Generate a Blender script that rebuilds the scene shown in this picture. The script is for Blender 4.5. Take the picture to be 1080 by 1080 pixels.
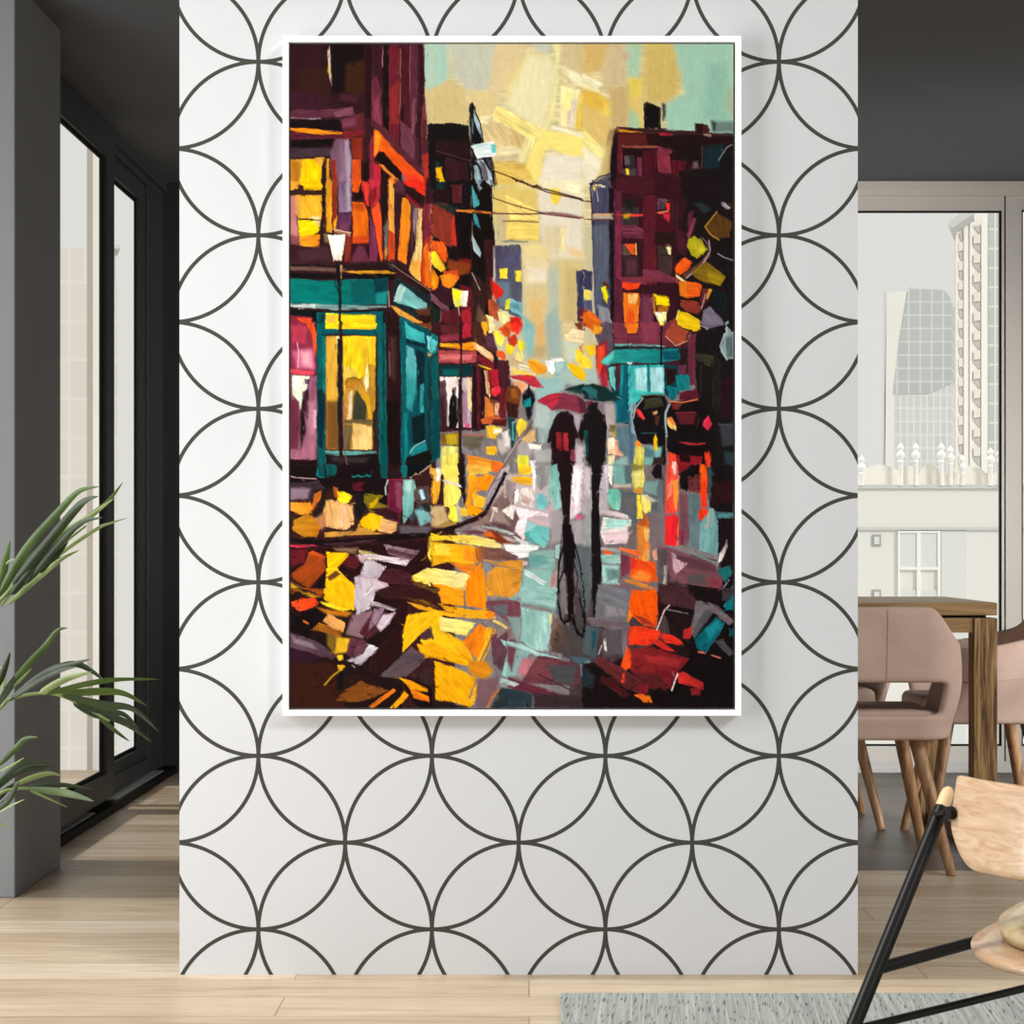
import bpy, bmesh, math, random
import numpy as np
from mathutils import Vector, Matrix
for o in list(bpy.data.objects): bpy.data.objects.remove(o, do_unlink=True)
S = bpy.context.scene
COL = S.collection
PI = math.pi
# ------------------------------------------------------------ camera
F = 2100.0          # focal length in pixels of the 1080 frame
CH = 0.92           # camera height
VX, VY = 558.0, 577.0
cam = bpy.data.cameras.new('camera'); camo = bpy.data.objects.new('camera', cam); COL.objects.link(camo)
camo.location = (0, 0, CH); camo.rotation_euler = (PI/2, 0, 0)
cam.sensor_width = 36; cam.lens = F/1080*36
cam.shift_x = -(VX-540)/1080; cam.shift_y = (VY-540)/1080
cam.clip_start = 0.05; cam.clip_end = 600
S.camera = camo
# ------------------------------------------------------------ light
W = bpy.data.worlds.new('world'); S.world = W; W.use_nodes = True
bg = W.node_tree.nodes['Background']; bg.inputs[0].default_value = (1.0, .985, .95, 1); bg.inputs[1].default_value = 0.80
def sun(name, d, strength, ang, col):
    l = bpy.data.lights.new(name, 'SUN'); l.energy = strength; l.angle = math.radians(ang); l.color = col
    o = bpy.data.objects.new(name, l); COL.objects.link(o)
    o.rotation_euler = Vector(d).to_track_quat('-Z', 'Y').to_euler(); o.location = (2, -3, 4); return o
sun('sun_front', (-.80, 1, -.70), 1.45, 12, (1, .99, .975))
sun('sun_left', (1, .0, -1.25), 1.9, 5, (1, .975, .94))
def area(name, loc, d, sx, sy, power, col=(1, 1, 1)):
    l = bpy.data.lights.new(name, 'AREA'); l.shape = 'RECTANGLE'; l.size = sx; l.size_y = sy; l.energy = power; l.color = col
    o = bpy.data.objects.new(name, l); COL.objects.link(o); o.location = loc
    o.rotation_euler = Vector(d).to_track_quat('-Z', 'Y').to_euler(); return o
area('fill_left', (-2.15, 2.6, 1.1), (1, .80, 0), 1.3, 2.2, 72, (.97, .99, 1))  # added softbox fill that brightens the panel's left side, no window here
area('fill_right', (3.5, 5.7, 1.15), (-1, .85, -.12), 1.6, 1.6, 48, (1, .99, .98)).data.spread = math.radians(72)  # added fill light for the dining end and window header, no window here
S.view_settings.view_transform = 'Standard'; S.view_settings.look = 'None'
S.view_settings.gamma = 1; S.view_settings.use_curve_mapping = False; S.view_settings.exposure = 0.0
# ------------------------------------------------------------ helpers
def lin(c):
    if isinstance(c, str): c = tuple(int(c[i:i+2], 16) for i in (0, 2, 4))
    return tuple(((v/255)/12.92 if v/255 <= .04045 else ((v/255+.055)/1.055)**2.4) for v in c)
def P(px, py, Z): s = F/Z; return Vector(((px-VX)/s, Z, CH-(py-VY)/s))
class NT:
    def __init__(s, name):
        s.m = bpy.data.materials.new(name); s.m.use_nodes = True; s.t = s.m.node_tree
        s.b = s.t.nodes['Principled BSDF']; s.out = s.t.nodes['Material Output']
    def n(s, typ, ins=None, **kw):
        x = s.t.nodes.new(typ)
        for k, v in kw.items(): setattr(x, k, v)
        for k, v in (ins or {}).items(): s.set(x.inputs[k], v)
        return x
    def set(s, sock, v):
        if hasattr(v, 'links') or isinstance(v, bpy.types.NodeSocket): s.t.links.new(v, sock)
        else:
            if isinstance(v, tuple) and len(v) == 3 and sock.type == 'RGBA': v = v+(1,)
            sock.default_value = v
    def math(s, op, a, b=None, c=None):
        x = s.t.nodes.new('ShaderNodeMath'); x.operation = op
        for i, v in enumerate((a, b, c)):
            if v is not None: s.set(x.inputs[i], v)
        return x.outputs[0]
    def mix(s, f, a, b, blend='MIX'):
        x = s.t.nodes.new('ShaderNodeMix'); x.data_type = 'RGBA'; x.blend_type = blend
        s.set(x.inputs[0], f); s.set(x.inputs[6], a); s.set(x.inputs[7], b); return x.outputs[2]
    def ramp(s, f, stops):
        x = s.t.nodes.new('ShaderNodeValToRGB'); s.set(x.inputs[0], f); e = x.color_ramp.elements
        while len(e) < len(stops): e.new(.5)
        for i, (p, c) in enumerate(stops): e[i].position = p; e[i].color = tuple(c)+(1,)
        return x.outputs[0]
    def coord(s, scale=(1, 1, 1), rot=(0, 0, 0), loc=(0, 0, 0), kind='Object'):
        tc = s.t.nodes.new('ShaderNodeTexCoord'); mp = s.t.nodes.new('ShaderNodeMapping')
        s.t.links.new(tc.outputs[kind], mp.inputs[0])
        mp.inputs['Scale'].default_value = scale; mp.inputs['Rotation'].default_value = rot; mp.inputs['Location'].default_value = loc
        return mp.outputs[0]
    def noise(s, vec, scale, detail=3, rough=.5, dist=0):
        x = s.t.nodes.new('ShaderNodeTexNoise'); s.set(x.inputs['Vector'], vec)
        x.inputs['Scale'].default_value = scale; x.inputs['Detail'].default_value = detail
        x.inputs['Roughness'].default_value = rough; x.inputs['Distortion'].default_value = dist; return x.outputs[0]
    def done(s, col=None, rough=None, spec=None, bump=None, bs=.1, bd=.01, metal=None, coat=None):
        if col is not None: s.set(s.b.inputs['Base Color'], col)
        if rough is not None: s.set(s.b.inputs['Roughness'], rough)
        if spec is not None: s.b.inputs['Specular IOR Level'].default_value = spec
        if metal is not None: s.b.inputs['Metallic'].default_value = metal
        if coat is not None: s.b.inputs['Coat Weight'].default_value = coat; s.b.inputs['Coat Roughness'].default_value = .12
        if bump is not None:
            b = s.t.nodes.new('ShaderNodeBump'); b.inputs['Strength'].default_value = bs; b.inputs['Distance'].default_value = bd
            s.set(b.inputs['Height'], bump); s.t.links.new(b.outputs[0], s.b.inputs['Normal'])
        return s.m
def plain(name, c, rough=.6, spec=.3, var=.05, scale=6, metal=None):
    m = NT(name); c = lin(c); n = m.noise(m.coord(), scale, 4)
    a = tuple(v*(1-var) for v in c); b = tuple(min(1, v*(1+var)) for v in c)
    return m.done(m.ramp(n, [(.3, a), (.7, b)]), rough, spec, metal=metal)
def link(name, me, mat=None, parent=None):
    o = bpy.data.objects.new(name, me); COL.objects.link(o)
    if mat: me.materials.append(mat)
    if parent: o.parent = parent
    return o
class MB:
    def __init__(s): s.bm = bmesh.new()
    def box(s, x0, x1, y0, y1, z0, z1, bev=0, seg=2):
        vs = [s.bm.verts.new(p) for p in ((x0,y0,z0),(x1,y0,z0),(x1,y1,z0),(x0,y1,z0),(x0,y0,z1),(x1,y0,z1),(x1,y1,z1),(x0,y1,z1))]
        fs = [s.bm.faces.new([vs[i] for i in q]) for q in ((0,3,2,1),(4,5,6,7),(0,1,5,4),(1,2,6,5),(2,3,7,6),(3,0,4,7))]
        if bev:
            es = list({e for f in fs for e in f.edges})
            bmesh.ops.bevel(s.bm, geom=es, offset=bev, segments=seg, affect='EDGES', profile=.5)
        return s
    def tube(s, pts, rad, seg=12, caps=True):
        pts = [Vector(p) for p in pts]
        if not isinstance(rad, (list, tuple)): rad = [rad]*len(pts)
        rings = []; up = None
        for i, p in enumerate(pts):
            d = (pts[min(i+1, len(pts)-1)]-pts[max(i-1, 0)]).normalized()
            if up is None: up = Vector((0, 0, 1)) if abs(d.z) < .9 else Vector((1, 0, 0))
            a = d.cross(up).normalized(); b = a.cross(d).normalized(); up = b
            rings.append([s.bm.verts.new(p+(a*math.cos(2*PI*k/seg)+b*math.sin(2*PI*k/seg))*rad[i]) for k in range(seg)])
        for i in range(len(rings)-1):
            for k in range(seg):
                s.bm.faces.new((rings[i][k], rings[i][(k+1) % seg], rings[i+1][(k+1) % seg], rings[i+1][k]))
        if caps: s.bm.faces.new(rings[0][::-1]); s.bm.faces.new(rings[-1])
        return s
    def lathe(s, prof, c=(0, 0, 0), seg=24):
        rings = [[s.bm.verts.new((c[0]+r*math.cos(2*PI*k/seg), c[1]+r*math.sin(2*PI*k/seg), c[2]+z)) for k in range(seg)] for r, z in prof]
        for i in range(len(rings)-1):
            for k in range(seg): s.bm.faces.new((rings[i][k], rings[i][(k+1) % seg], rings[i+1][(k+1) % seg], rings[i+1][k]))
        s.bm.faces.new(rings[0][::-1]); s.bm.faces.new(rings[-1]); return s
    def prism(s, poly, y0, y1, sk=0):     # polygon of (x, z) run from y0 to y1, sk slants the side walls in plan
        a = [s.bm.verts.new((x, y0, z)) for x, z in poly]; b = [s.bm.verts.new((x+sk*(y1-y0), y1, z)) for x, z in poly]; n = len(poly)
        s.bm.faces.new(a); s.bm.faces.new(b[::-1])
        for i in range(n): s.bm.faces.new((a[i], b[i], b[(i+1) % n], a[(i+1) % n]))
        return s
    def grid(s, rows, skip=None, close=False):
        V = [[s.bm.verts.new(p) for p in r] for r in rows]
        for i in range(len(V)-1):
            for j in range(len(V[0])-1):
                if skip and skip(i, j): continue
                s.bm.faces.new((V[i][j], V[i][j+1], V[i+1][j+1], V[i+1][j]))
        for v in list(s.bm.verts):
            if not v.link_faces: s.bm.verts.remove(v)
        return s
    def build(s, name, mat, parent=None, smooth=True, origin=None):
        bmesh.ops.recalc_face_normals(s.bm, faces=s.bm.faces)
        if origin is not None: bmesh.ops.translate(s.bm, vec=-Vector(origin), verts=s.bm.verts)
        me = bpy.data.meshes.new(name); s.bm.to_mesh(me); s.bm.free()
        if smooth:
            me.shade_smooth() if hasattr(me, 'shade_smooth') else None
            me.set_sharp_from_angle(angle=math.radians(35))
        o = link(name, me, mat, parent)
        if origin is not None: o.location = origin
        return o
def struct(o): o['kind'] = 'structure'; return o
def tag(o, label, cat, group=None):
    o['label'] = label; o['category'] = cat
    if group: o['group'] = group
    return o
def thing(name, label, cat, loc=(0, 0, 0), rz=0, group=None):
    o = bpy.data.objects.new(name, None); COL.objects.link(o); o.location = loc; o.rotation_euler = (0, 0, rz)
    o.empty_display_size = .1
    return tag(o, label, cat, group)
def subd(o, n=2):
    m = o.modifiers.new('subdivision', 'SUBSURF'); m.levels = n; m.render_levels = n
# ------------------------------------------------------------ key depths
ZP = 4.284; ZB = 8.118; CEIL = 2.408; XL = -1.511
# ------------------------------------------------------------ materials
def wood_floor(name, cols, rough=.42, off=0.0, mort=(.35, .27, .2)):
    m = NT(name); v = m.coord(loc=(off, 0.13, 0))
    br = m.n('ShaderNodeTexBrick', {'Vector': v, 'Color1': (0, 0, 0, 1), 'Color2': (1, 1, 1, 1), 'Mortar': (.5, .5, .5, 1)}, offset=.37, offset_frequency=2)
    br.inputs['Scale'].default_value = 1; br.inputs['Brick Width'].default_value = 1.35; br.inputs['Row Height'].default_value = .168
    br.inputs['Mortar Size'].default_value = .0022; br.inputs['Mortar Smooth'].default_value = .3; br.inputs['Bias'].default_value = 0
    rnd = br.outputs[0]
    sep = m.n('ShaderNodeSeparateXYZ', {0: v}); rz = m.math('MULTIPLY', rnd, 37.0)
    cmb = m.n('ShaderNodeCombineXYZ', {0: m.math('MULTIPLY', sep.outputs[0], 1.6), 1: m.math('MULTIPLY', sep.outputs[1], 17.0), 2: rz})
    g = m.noise(cmb.outputs[0], 1.6, 6, .6, 1.2); g2 = m.noise(cmb.outputs[0], 7, 5, .6, .4)
    tone = m.ramp(rnd, [(0, lin(cols[0])), (.5, lin(cols[1])), (1, lin(cols[2]))])
    c = m.mix(m.math('MULTIPLY', m.math('GREATER_THAN', g, 0), .9), tone, m.mix(.5, tone, m.ramp(g, [(.3, lin(cols[3])), (.5, lin(cols[1])), (.7, lin(cols[2]))])))
    c = m.mix(m.math('MULTIPLY', g2, .25), c, lin(cols[3]))
    c = m.mix(m.math('MULTIPLY', br.outputs[1], .6), c, tuple(lin(cols[3])[i]*.6 for i in range(3)))
    return m.done(c, rough, .35, bump=g2, bs=.04, bd=.002)
M = {}
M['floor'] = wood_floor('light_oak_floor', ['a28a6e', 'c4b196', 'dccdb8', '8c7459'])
M['floor_dark'] = wood_floor('darker_oak_floor', ['40372f', '584c41', '74685c', '342c26'], .42, .4)  # same plank pattern in a darker, greyer tone for the far right area
M['ceiling'] = plain('charcoal_ceiling_paint', '606266', .9, .1, .02)
M['pillar'] = plain('grey_paint', '848689', .75, .15, .02)
M['dark_frame'] = plain('anthracite_aluminium', '3c3d3e', .45, .35, .03)
M['dark_wall'] = plain('anthracite_paint', '383838', .8, .15, .03)
M['track'] = plain('grey_metal', '9a9c9c', .35, .5, .05)
M['gasket'] = plain('black_rubber', '101010', .6, .2, .02)
M['taupe'] = plain('warm_grey_lacquer', 'cfcac2', .5, .3, .02)
M['white'] = plain('white_lacquer', 'c6c5c1', .5, .3, .015)
M['frame_white'] = plain('white_frame_lacquer', 'fdfdfd', .55, .3, .003)
M['slot'] = plain('grey_frame_backing', '6e6e6e', .7, .2, .02)
def glass():
    m = NT('window_glass'); t = m.n('ShaderNodeBsdfTransparent', {0: (.985, .99, .985, 1)}); g = m.n('ShaderNodeBsdfGlossy', {0: (1, 1, 1, 1), 1: .02})
    mx = m.n('ShaderNodeMixShader', {0: .03, 1: t.outputs[0], 2: g.outputs[0]}); m.t.links.new(mx.outputs[0], m.out.inputs[0]); return m.m
M['glass'] = glass()
def wallpaper():
    m = NT('circle_lattice_wallpaper'); tc = m.n('ShaderNodeTexCoord'); sep = m.n('ShaderNodeSeparateXYZ', {0: tc.outputs['Object']})
    s = F/ZP; R = 91.5/s; Pd = 2*R
    def lat(cx, cz):
        p = P(cx, cz, ZP)
        u = m.math('SUBTRACT', m.math('FLOORED_MODULO', m.math('ADD', m.math('SUBTRACT', sep.outputs[0], p.x), R), Pd), R)
        v = m.math('SUBTRACT', m.math('FLOORED_MODULO', m.math('ADD', m.math('SUBTRACT', sep.outputs[2], p.z), R), Pd), R)
        d = m.math('SQRT', m.math('ADD', m.math('MULTIPLY', u, u), m.math('MULTIPLY', v, v)))
        return m.math('ABSOLUTE', m.math('SUBTRACT', d, R-.0003))
    d = m.math('MINIMUM', lat(364, 65.2), lat(272.5, 156.7))
    f = m.math('LESS_THAN', d, 2.05/s)
    n = m.noise(m.coord(), 3, 3)
    c = m.mix(f, m.ramp(n, [(.3, lin('c3c4c6')), (.7, lin('c6c7c9'))]), lin('3f3f3a'))
    return m.done(c, .75, .12)
M['paper'] = wallpaper()
M['paint_side'] = plain('white_wall_paint', 'cfcfcf', .8, .15, .01)
# ------------------------------------------------------------ setting
struct(MB().box(-4.5, .9, .3, ZB+.1, -.06, 0).box(.9, 4.5, .3, 5.66, -.06, 0).build('floor', M['floor'], smooth=False))
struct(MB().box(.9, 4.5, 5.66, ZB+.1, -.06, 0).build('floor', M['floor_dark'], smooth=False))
struct(MB().box(XL-.12, 3.6, 4.284, ZB+.1, CEIL, CEIL+.08).build('ceiling', M['ceiling'], smooth=False))
xw0, xw1 = P(189.3, 0, ZP).x, P(904.7, 0, ZP).x
struct(MB().box(xw0, xw1, ZP, ZP+.16, 0, CEIL).build('wall_center', M['paper'], smooth=False))
struct(MB().box(-2.3, -1.348, 5.22, 5.73, 0, CEIL, .004).build('wall_pillar', M['pillar'], smooth=False))
struct(MB().box(-6, 6, -2.6, -2.5, 0, 4.3).build('light_block_front', M['pillar'], smooth=False))  # unseen slab added behind the camera to cut sky light on the panel
struct(MB().box(3.6, 3.7, 4.284, ZB+.1, 0, CEIL).build('light_block_right', M['taupe'], smooth=False))  # unseen slab added to keep the sun off the back wall base
struct(MB().box(XL, .55, ZB, ZB+.12, 0, CEIL).build('wall_back', M['dark_wall'], smooth=False))
# left sliding window: head, sill, jamb, two sashes
w1 = struct(thing('window_1', 'x', 'x')); del w1['label']; del w1['category']
b = MB(); b.box(XL-.01, XL+.02, 5.73, ZB, 2.335, CEIL).box(XL-.01, XL+.02, 5.73, ZB, 0, .095).box(XL-.01, XL+.02, 7.80, ZB, .095, 2.335, .004)
b.box(XL+.02, XL+.034, 5.73, ZB, 2.365, CEIL); b.build('window_frame', M['dark_frame'], w1, False)
b = MB().box(XL-.0, -1.434, 5.73, ZB, 0, .03, .003); b.build('sill', M['gasket'], w1, False)
b = MB().box(-1.497, -1.450, 5.9, 6.65, .03, .034).box(-1.497, -1.450, 7.02, 7.9, .03, .034); b.build('track', M['track'], w1, False)
def sash(x0, x1, y0, y1, z0, z1, gy0, gy1, gz0, gz1, par):
    b = MB().box(x0, x1, y0, y1, z0, gz0).box(x0, x1, y0, y1, gz1, z1).box(x0, x1, y0, gy0, gz0, gz1).box(x0, x1, gy1, y1, gz0, gz1)
    s_ = b.build('sash', M['dark_frame'], par, False); g = .014; xm = x1-.012
    b = MB().box(xm-.006, xm, gy0, gy1, gz0, gz0+g).box(xm-.006, xm, gy0, gy1, gz1-g, gz1).box(xm-.006, xm, gy0, gy0+g, gz0+g, gz1-g).box(xm-.006, xm, gy1-g, gy1, gz0+g, gz1-g)
    b.build('gasket', M['gasket'], s_, False)
    MB().box(xm-.005, xm-.003, gy0+g, gy1-g, gz0+g, gz1-g).build('glass', M['glass'], s_, False)
sash(-1.478, -1.455, 5.74, 6.985, .05, 2.345, 5.84, 6.86, .138, 2.265, w1)
sash(-1.525, -1.506, 7.06, 7.80, .095, 2.335, 7.10, 7.69, .138, 2.265, w1)
# right window wall
w2 = struct(thing('window_2', 'x', 'x')); del w2['label']; del w2['category']
def bx(x0, x1, z0, z1, y0=0, y1=.1): return (x0, x1, ZB+y0, ZB+y1, z0, z1)
def wx(px): return P(px, 0, ZB).x
def wz(py): return P(0, py, ZB).z
struct(MB().box(.55, 3.2, ZB-.012, ZB+.12, wz(207), CEIL).build('trim_1', M['taupe'], smooth=False))
struct(MB().box(.55, 3.2, ZB-.02, ZB+.12, wz(200), CEIL).build('trim_2', M['taupe'], smooth=False))
struct(MB().box(.55, 3.2, ZB, ZB+.12, 0, wz(803)).build('wall_back', M['white'], smooth=False))
struct(MB().box(.55, 3.2, ZB-.012, ZB, 0, wz(811.5), .003).build('baseboard_back', M['white'], smooth=False))
def rwin(par, X0, X1, Z0, Z1, fl, fr, ft, fb):
    b = MB().box(*bx(X0, X1, Z0-0, Z0+fb, 0, .06)).box(*bx(X0, X1, Z1-ft, Z1, 0, .06)).box(*bx(X0, X0+fl, Z0+fb, Z1-ft, 0, .06)).box(*bx(X1-fr, X1, Z0+fb, Z1-ft, 0, .06))
    b.build('window_frame', M['taupe'], par, False); g = .0075
    a, c, d, e = X0+fl, X1-fr, Z0+fb, Z1-ft
    b = MB().box(*bx(a, c, d, d+g, .008, .02)).box(*bx(a, c, e-g, e, .008, .02)).box(*bx(a, a+g, d+g, e-g, .008, .02)).box(*bx(c-g, c, d+g, e-g, .008, .02))
    b.build('gasket', M['gasket'], par, False)
    MB().box(*bx(a+g, c-g, d+g, e-g, .013, .016)).build('glass', M['glass'], par, False)
rwin(w2, .70, wx(1059.2), wz(803), wz(207), .05, (1059.2-1056.6)/258.7, (222-207)/258.7, (803-787)/258.7)
w3 = struct(thing('window_3', 'x', 'x')); del w3['label']; del w3['category']
rwin(w3, wx(1061), 3.1, wz(803), wz(203), (1077.5-1061)/258.7, .05, (221-203)/258.7, (803-787)/258.7)
MB().box(*bx(wx(1059.2), wx(1061), wz(803), wz(207), .03, .1)).build('reveal_strip', M['gasket'], w3, False)

# ------------------------------------------------------------ the painting's strokes (colour, softness, outline)
PAINT_GAIN = 0.88
def paint_raster(TXT, X0, Y0, X1, Y1, SS):
    W=int(round((X1-X0)*SS)); H=int(round((Y1-Y0)*SS))
    img=np.zeros((H,W,3),np.float32); img[:]=(0.25,0.15,0.15)
    rng=np.random.RandomState(7)
    yy,xx=np.mgrid[0:H,0:W].astype(np.float32)
    PX=X0+(xx+.5)/SS; PY=Y0+(yy+.5)/SS
    def vnoise(u,v,seed):
        iu=np.floor(u).astype(np.int64); iv=np.floor(v).astype(np.int64)
        fu=u-iu; fv=v-iv; fu=fu*fu*(3-2*fu); fv=fv*fv*(3-2*fv)
        def h(a,b):
            n=(a*374761393+b*668265263+seed*974634777)&0x7fffffff
            n=((n^(n>>13))*1274126177)&0x7fffffff
            return ((n^(n>>16))&0xffff)/65535.0
        return (h(iu,iv)*(1-fu)+h(iu+1,iv)*fu)*(1-fv)+(h(iu,iv+1)*(1-fu)+h(iu+1,iv+1)*fu)*fv
    WX=PX+.9*(vnoise(PX/5,PY/5,1)-.5)+.35*(vnoise(PX/1.8,PY/1.8,3)-.5)
    WY=PY+.9*(vnoise(PX/5,PY/5,2)-.5)+.35*(vnoise(PX/1.8,PY/1.8,4)-.5)
    def hexc(s): return np.array([int(s[i:i+2],16)/255. for i in (0,2,4)],np.float32)
    ox=oy=0.; sc=1.; k=0
    for ln in TXT.split('\n'):
        t=ln.split()
        if not t: continue
        if t[0][0]=='@':
            ox,oy,sc=map(float,t[1:4]); continue
        k+=1
        cs=t[0].split('-'); c1=hexc(cs[0]); c2=hexc(cs[-1])
        m=t[1][0]; val=float(t[1][1:])
        P=np.array([[float(a) for a in q.split(',')] for q in t[2:]],np.float32)/sc+[ox,oy]
        if m=='L': hw=val/sc/2+.15; soft=.5; pad=hw+3
        else: soft=max(.45,val*1.05 if val>1 else .45); pad=soft+3
        x0=max(0,int((P[:,0].min()-pad-X0)*SS)); x1=min(W,int((P[:,0].max()+pad-X0)*SS)+2)
        y0=max(0,int((P[:,1].min()-pad-Y0)*SS)); y1=min(H,int((P[:,1].max()+pad-Y0)*SS)+2)
        if x1<=x0 or y1<=y0: continue
        X=(PX if m=='L' else WX)[y0:y1,x0:x1]; Y=(PY if m=='L' else WY)[y0:y1,x0:x1]
        n=len(P); D=np.full(X.shape,1e9,np.float32); ins=np.zeros(X.shape,bool)
        for i in range(n if m=='s' else n-1):
            a=P[i]; b=P[(i+1)%n]; d=b-a; L=max(1e-9,float(d@d))
            u=np.clip(((X-a[0])*d[0]+(Y-a[1])*d[1])/L,0,1)
            D=np.minimum(D,(X-a[0]-u*d[0])**2+(Y-a[1]-u*d[1])**2)
            if m=='s' and abs(d[1])>1e-9:
                c=((a[1]>Y)!=(b[1]>Y))&(X<(Y-a[1])*d[0]/d[1]+a[0]); ins^=c
        D=np.sqrt(D)
        sd=np.where(ins,-D,D) if m=='s' else D-hw
        al=np.clip(.5-sd/(2*soft),0,1); al=al*al*(3-2*al)
        c=P.mean(0); Q=P-c
        if m=='s':
            U,S,V=np.linalg.svd(Q,full_matrices=False); ax=V[0]
            if S[0]<1.25*S[-1]: ax=np.array([.25,.97])
        else: ax=P[-1]-P[0]; ax=ax/(np.linalg.norm(ax)+1e-6)
        g1=P[0]; g2=P[n//2]; gd=g2-g1
        g=np.clip(((X-g1[0])*gd[0]+(Y-g1[1])*gd[1])/max(1e-6,float(gd@gd)),0,1)[...,None]
        col=c1*(1-g)+c2*g
        U_=(X*ax[0]+Y*ax[1]); V_=(-X*ax[1]+Y*ax[0])
        amp=.11 if val<2 else (.07 if val<3 else .025)
        st=vnoise(U_/22+k*7.3,V_/1.1+k*3.1,k)-.5
        st2=vnoise(U_/9+k,V_/3.2,k+5)-.5
        gain=1+amp*1.3*st+amp*1.6*st2
        if m=='s' and val<=1:
            ridge=np.exp(-((sd+.7)/.55)**2)*(vnoise(X/6,Y/6,k)-.42)
            gain=gain+.22*ridge
            lum=float(c1.mean()); 
            if lum<.3: col=col+(.10*np.maximum(ridge,0))[...,None]
            # dry-brush breakup near the ends
            br=vnoise(U_/14,V_/.9,k+9)
            al=al*np.clip(1-(np.clip((sd+2.2)/2.2,0,1))*(br>.62)*.7,0,1)
        col=np.clip(col*gain[...,None],0,1)
        img[y0:y1,x0:x1]=img[y0:y1,x0:x1]*(1-al[...,None])+col*al[...,None]
    # small dabs that pick up the wet colour beside them
    for i in range(4200):
        low=rng.rand()<.55
        px=rng.uniform(X0,X1); py=rng.uniform(500,Y1) if low else rng.uniform(Y0,500)
        sky=(py<240 and 520<px<640) or (py<130 and px>455)
        ang=(rng.choice([-.45,.55,1.45])+rng.normal(0,.18)) if low else (1.5+rng.normal(0,.22) if rng.rand()<.75 else rng.normal(0,.2))
        Ln=rng.uniform(3,10 if low else 8); wd=rng.uniform(.35,1.5 if low else 1.0)
        c_,s_=np.cos(ang),np.sin(ang); rr=Ln+2
        x0=max(0,int((px-rr-X0)*SS)); x1=min(W,int((px+rr-X0)*SS)+1); y0=max(0,int((py-rr-Y0)*SS)); y1=min(H,int((py+rr-Y0)*SS)+1)
        if x1-x0<3 or y1-y0<3: continue
        o=rng.uniform(1.5,4.5); ty=int(np.clip((py+rng.choice([-1,1])*o*c_-Y0)*SS,0,H-1)); tx=int(np.clip((px+rng.choice([-1,1])*o*s_-X0)*SS,0,W-1))
        col=img[ty,tx]*rng.uniform(.86,1.14)
        if not sky and rng.rand()<.3 and float(img[min(H-1,int((py-Y0)*SS)),min(W-1,int((px-X0)*SS))].mean())<.30: col=col*.35
        X=PX[y0:y1,x0:x1]-px; Y=PY[y0:y1,x0:x1]-py; U_=X*c_+Y*s_; V_=-X*s_+Y*c_
        e=(np.abs(U_)/(Ln*.5))**2.5+(np.abs(V_)/wd)**2
        al=np.clip(1.1-e,0,1)*rng.uniform(.3,.75)*(.35+.65*(vnoise(U_/5+i,V_/.6+i,i)>.35))
        img[y0:y1,x0:x1]=np.clip(img[y0:y1,x0:x1]*(1-al[...,None])+col*al[...,None],0,1)
    # break up straight joins between neighbouring passes
    near=np.zeros((H,W),np.float32)
    for sx in (455.,615.): near=np.maximum(near,np.exp(-((PX-sx)/3.)**2))
    for sy in (195.,190.,340.,350.,490.,500.,625.): near=np.maximum(near,np.exp(-((PY-sy)/3.)**2))
    dx=(vnoise(PX/3.2,PY/3.2,55)-.5)*3*near*SS; dy=(vnoise(PX/3.2,PY/3.2,56)-.5)*3*near*SS
    iy=np.clip((yy+dy).round().astype(int),0,H-1); ix=np.clip((xx+dx).round().astype(int),0,W-1); img=img[iy,ix]
    gl=img.mean(-1,keepdims=True); img=gl+(img-gl)*.95
    fine=(vnoise(PX*1.1,PY*1.1,77)-.5)*.035
    img=np.clip(img*(1+fine[...,None])+fine[...,None]*.15,0,1)
    return img

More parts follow.
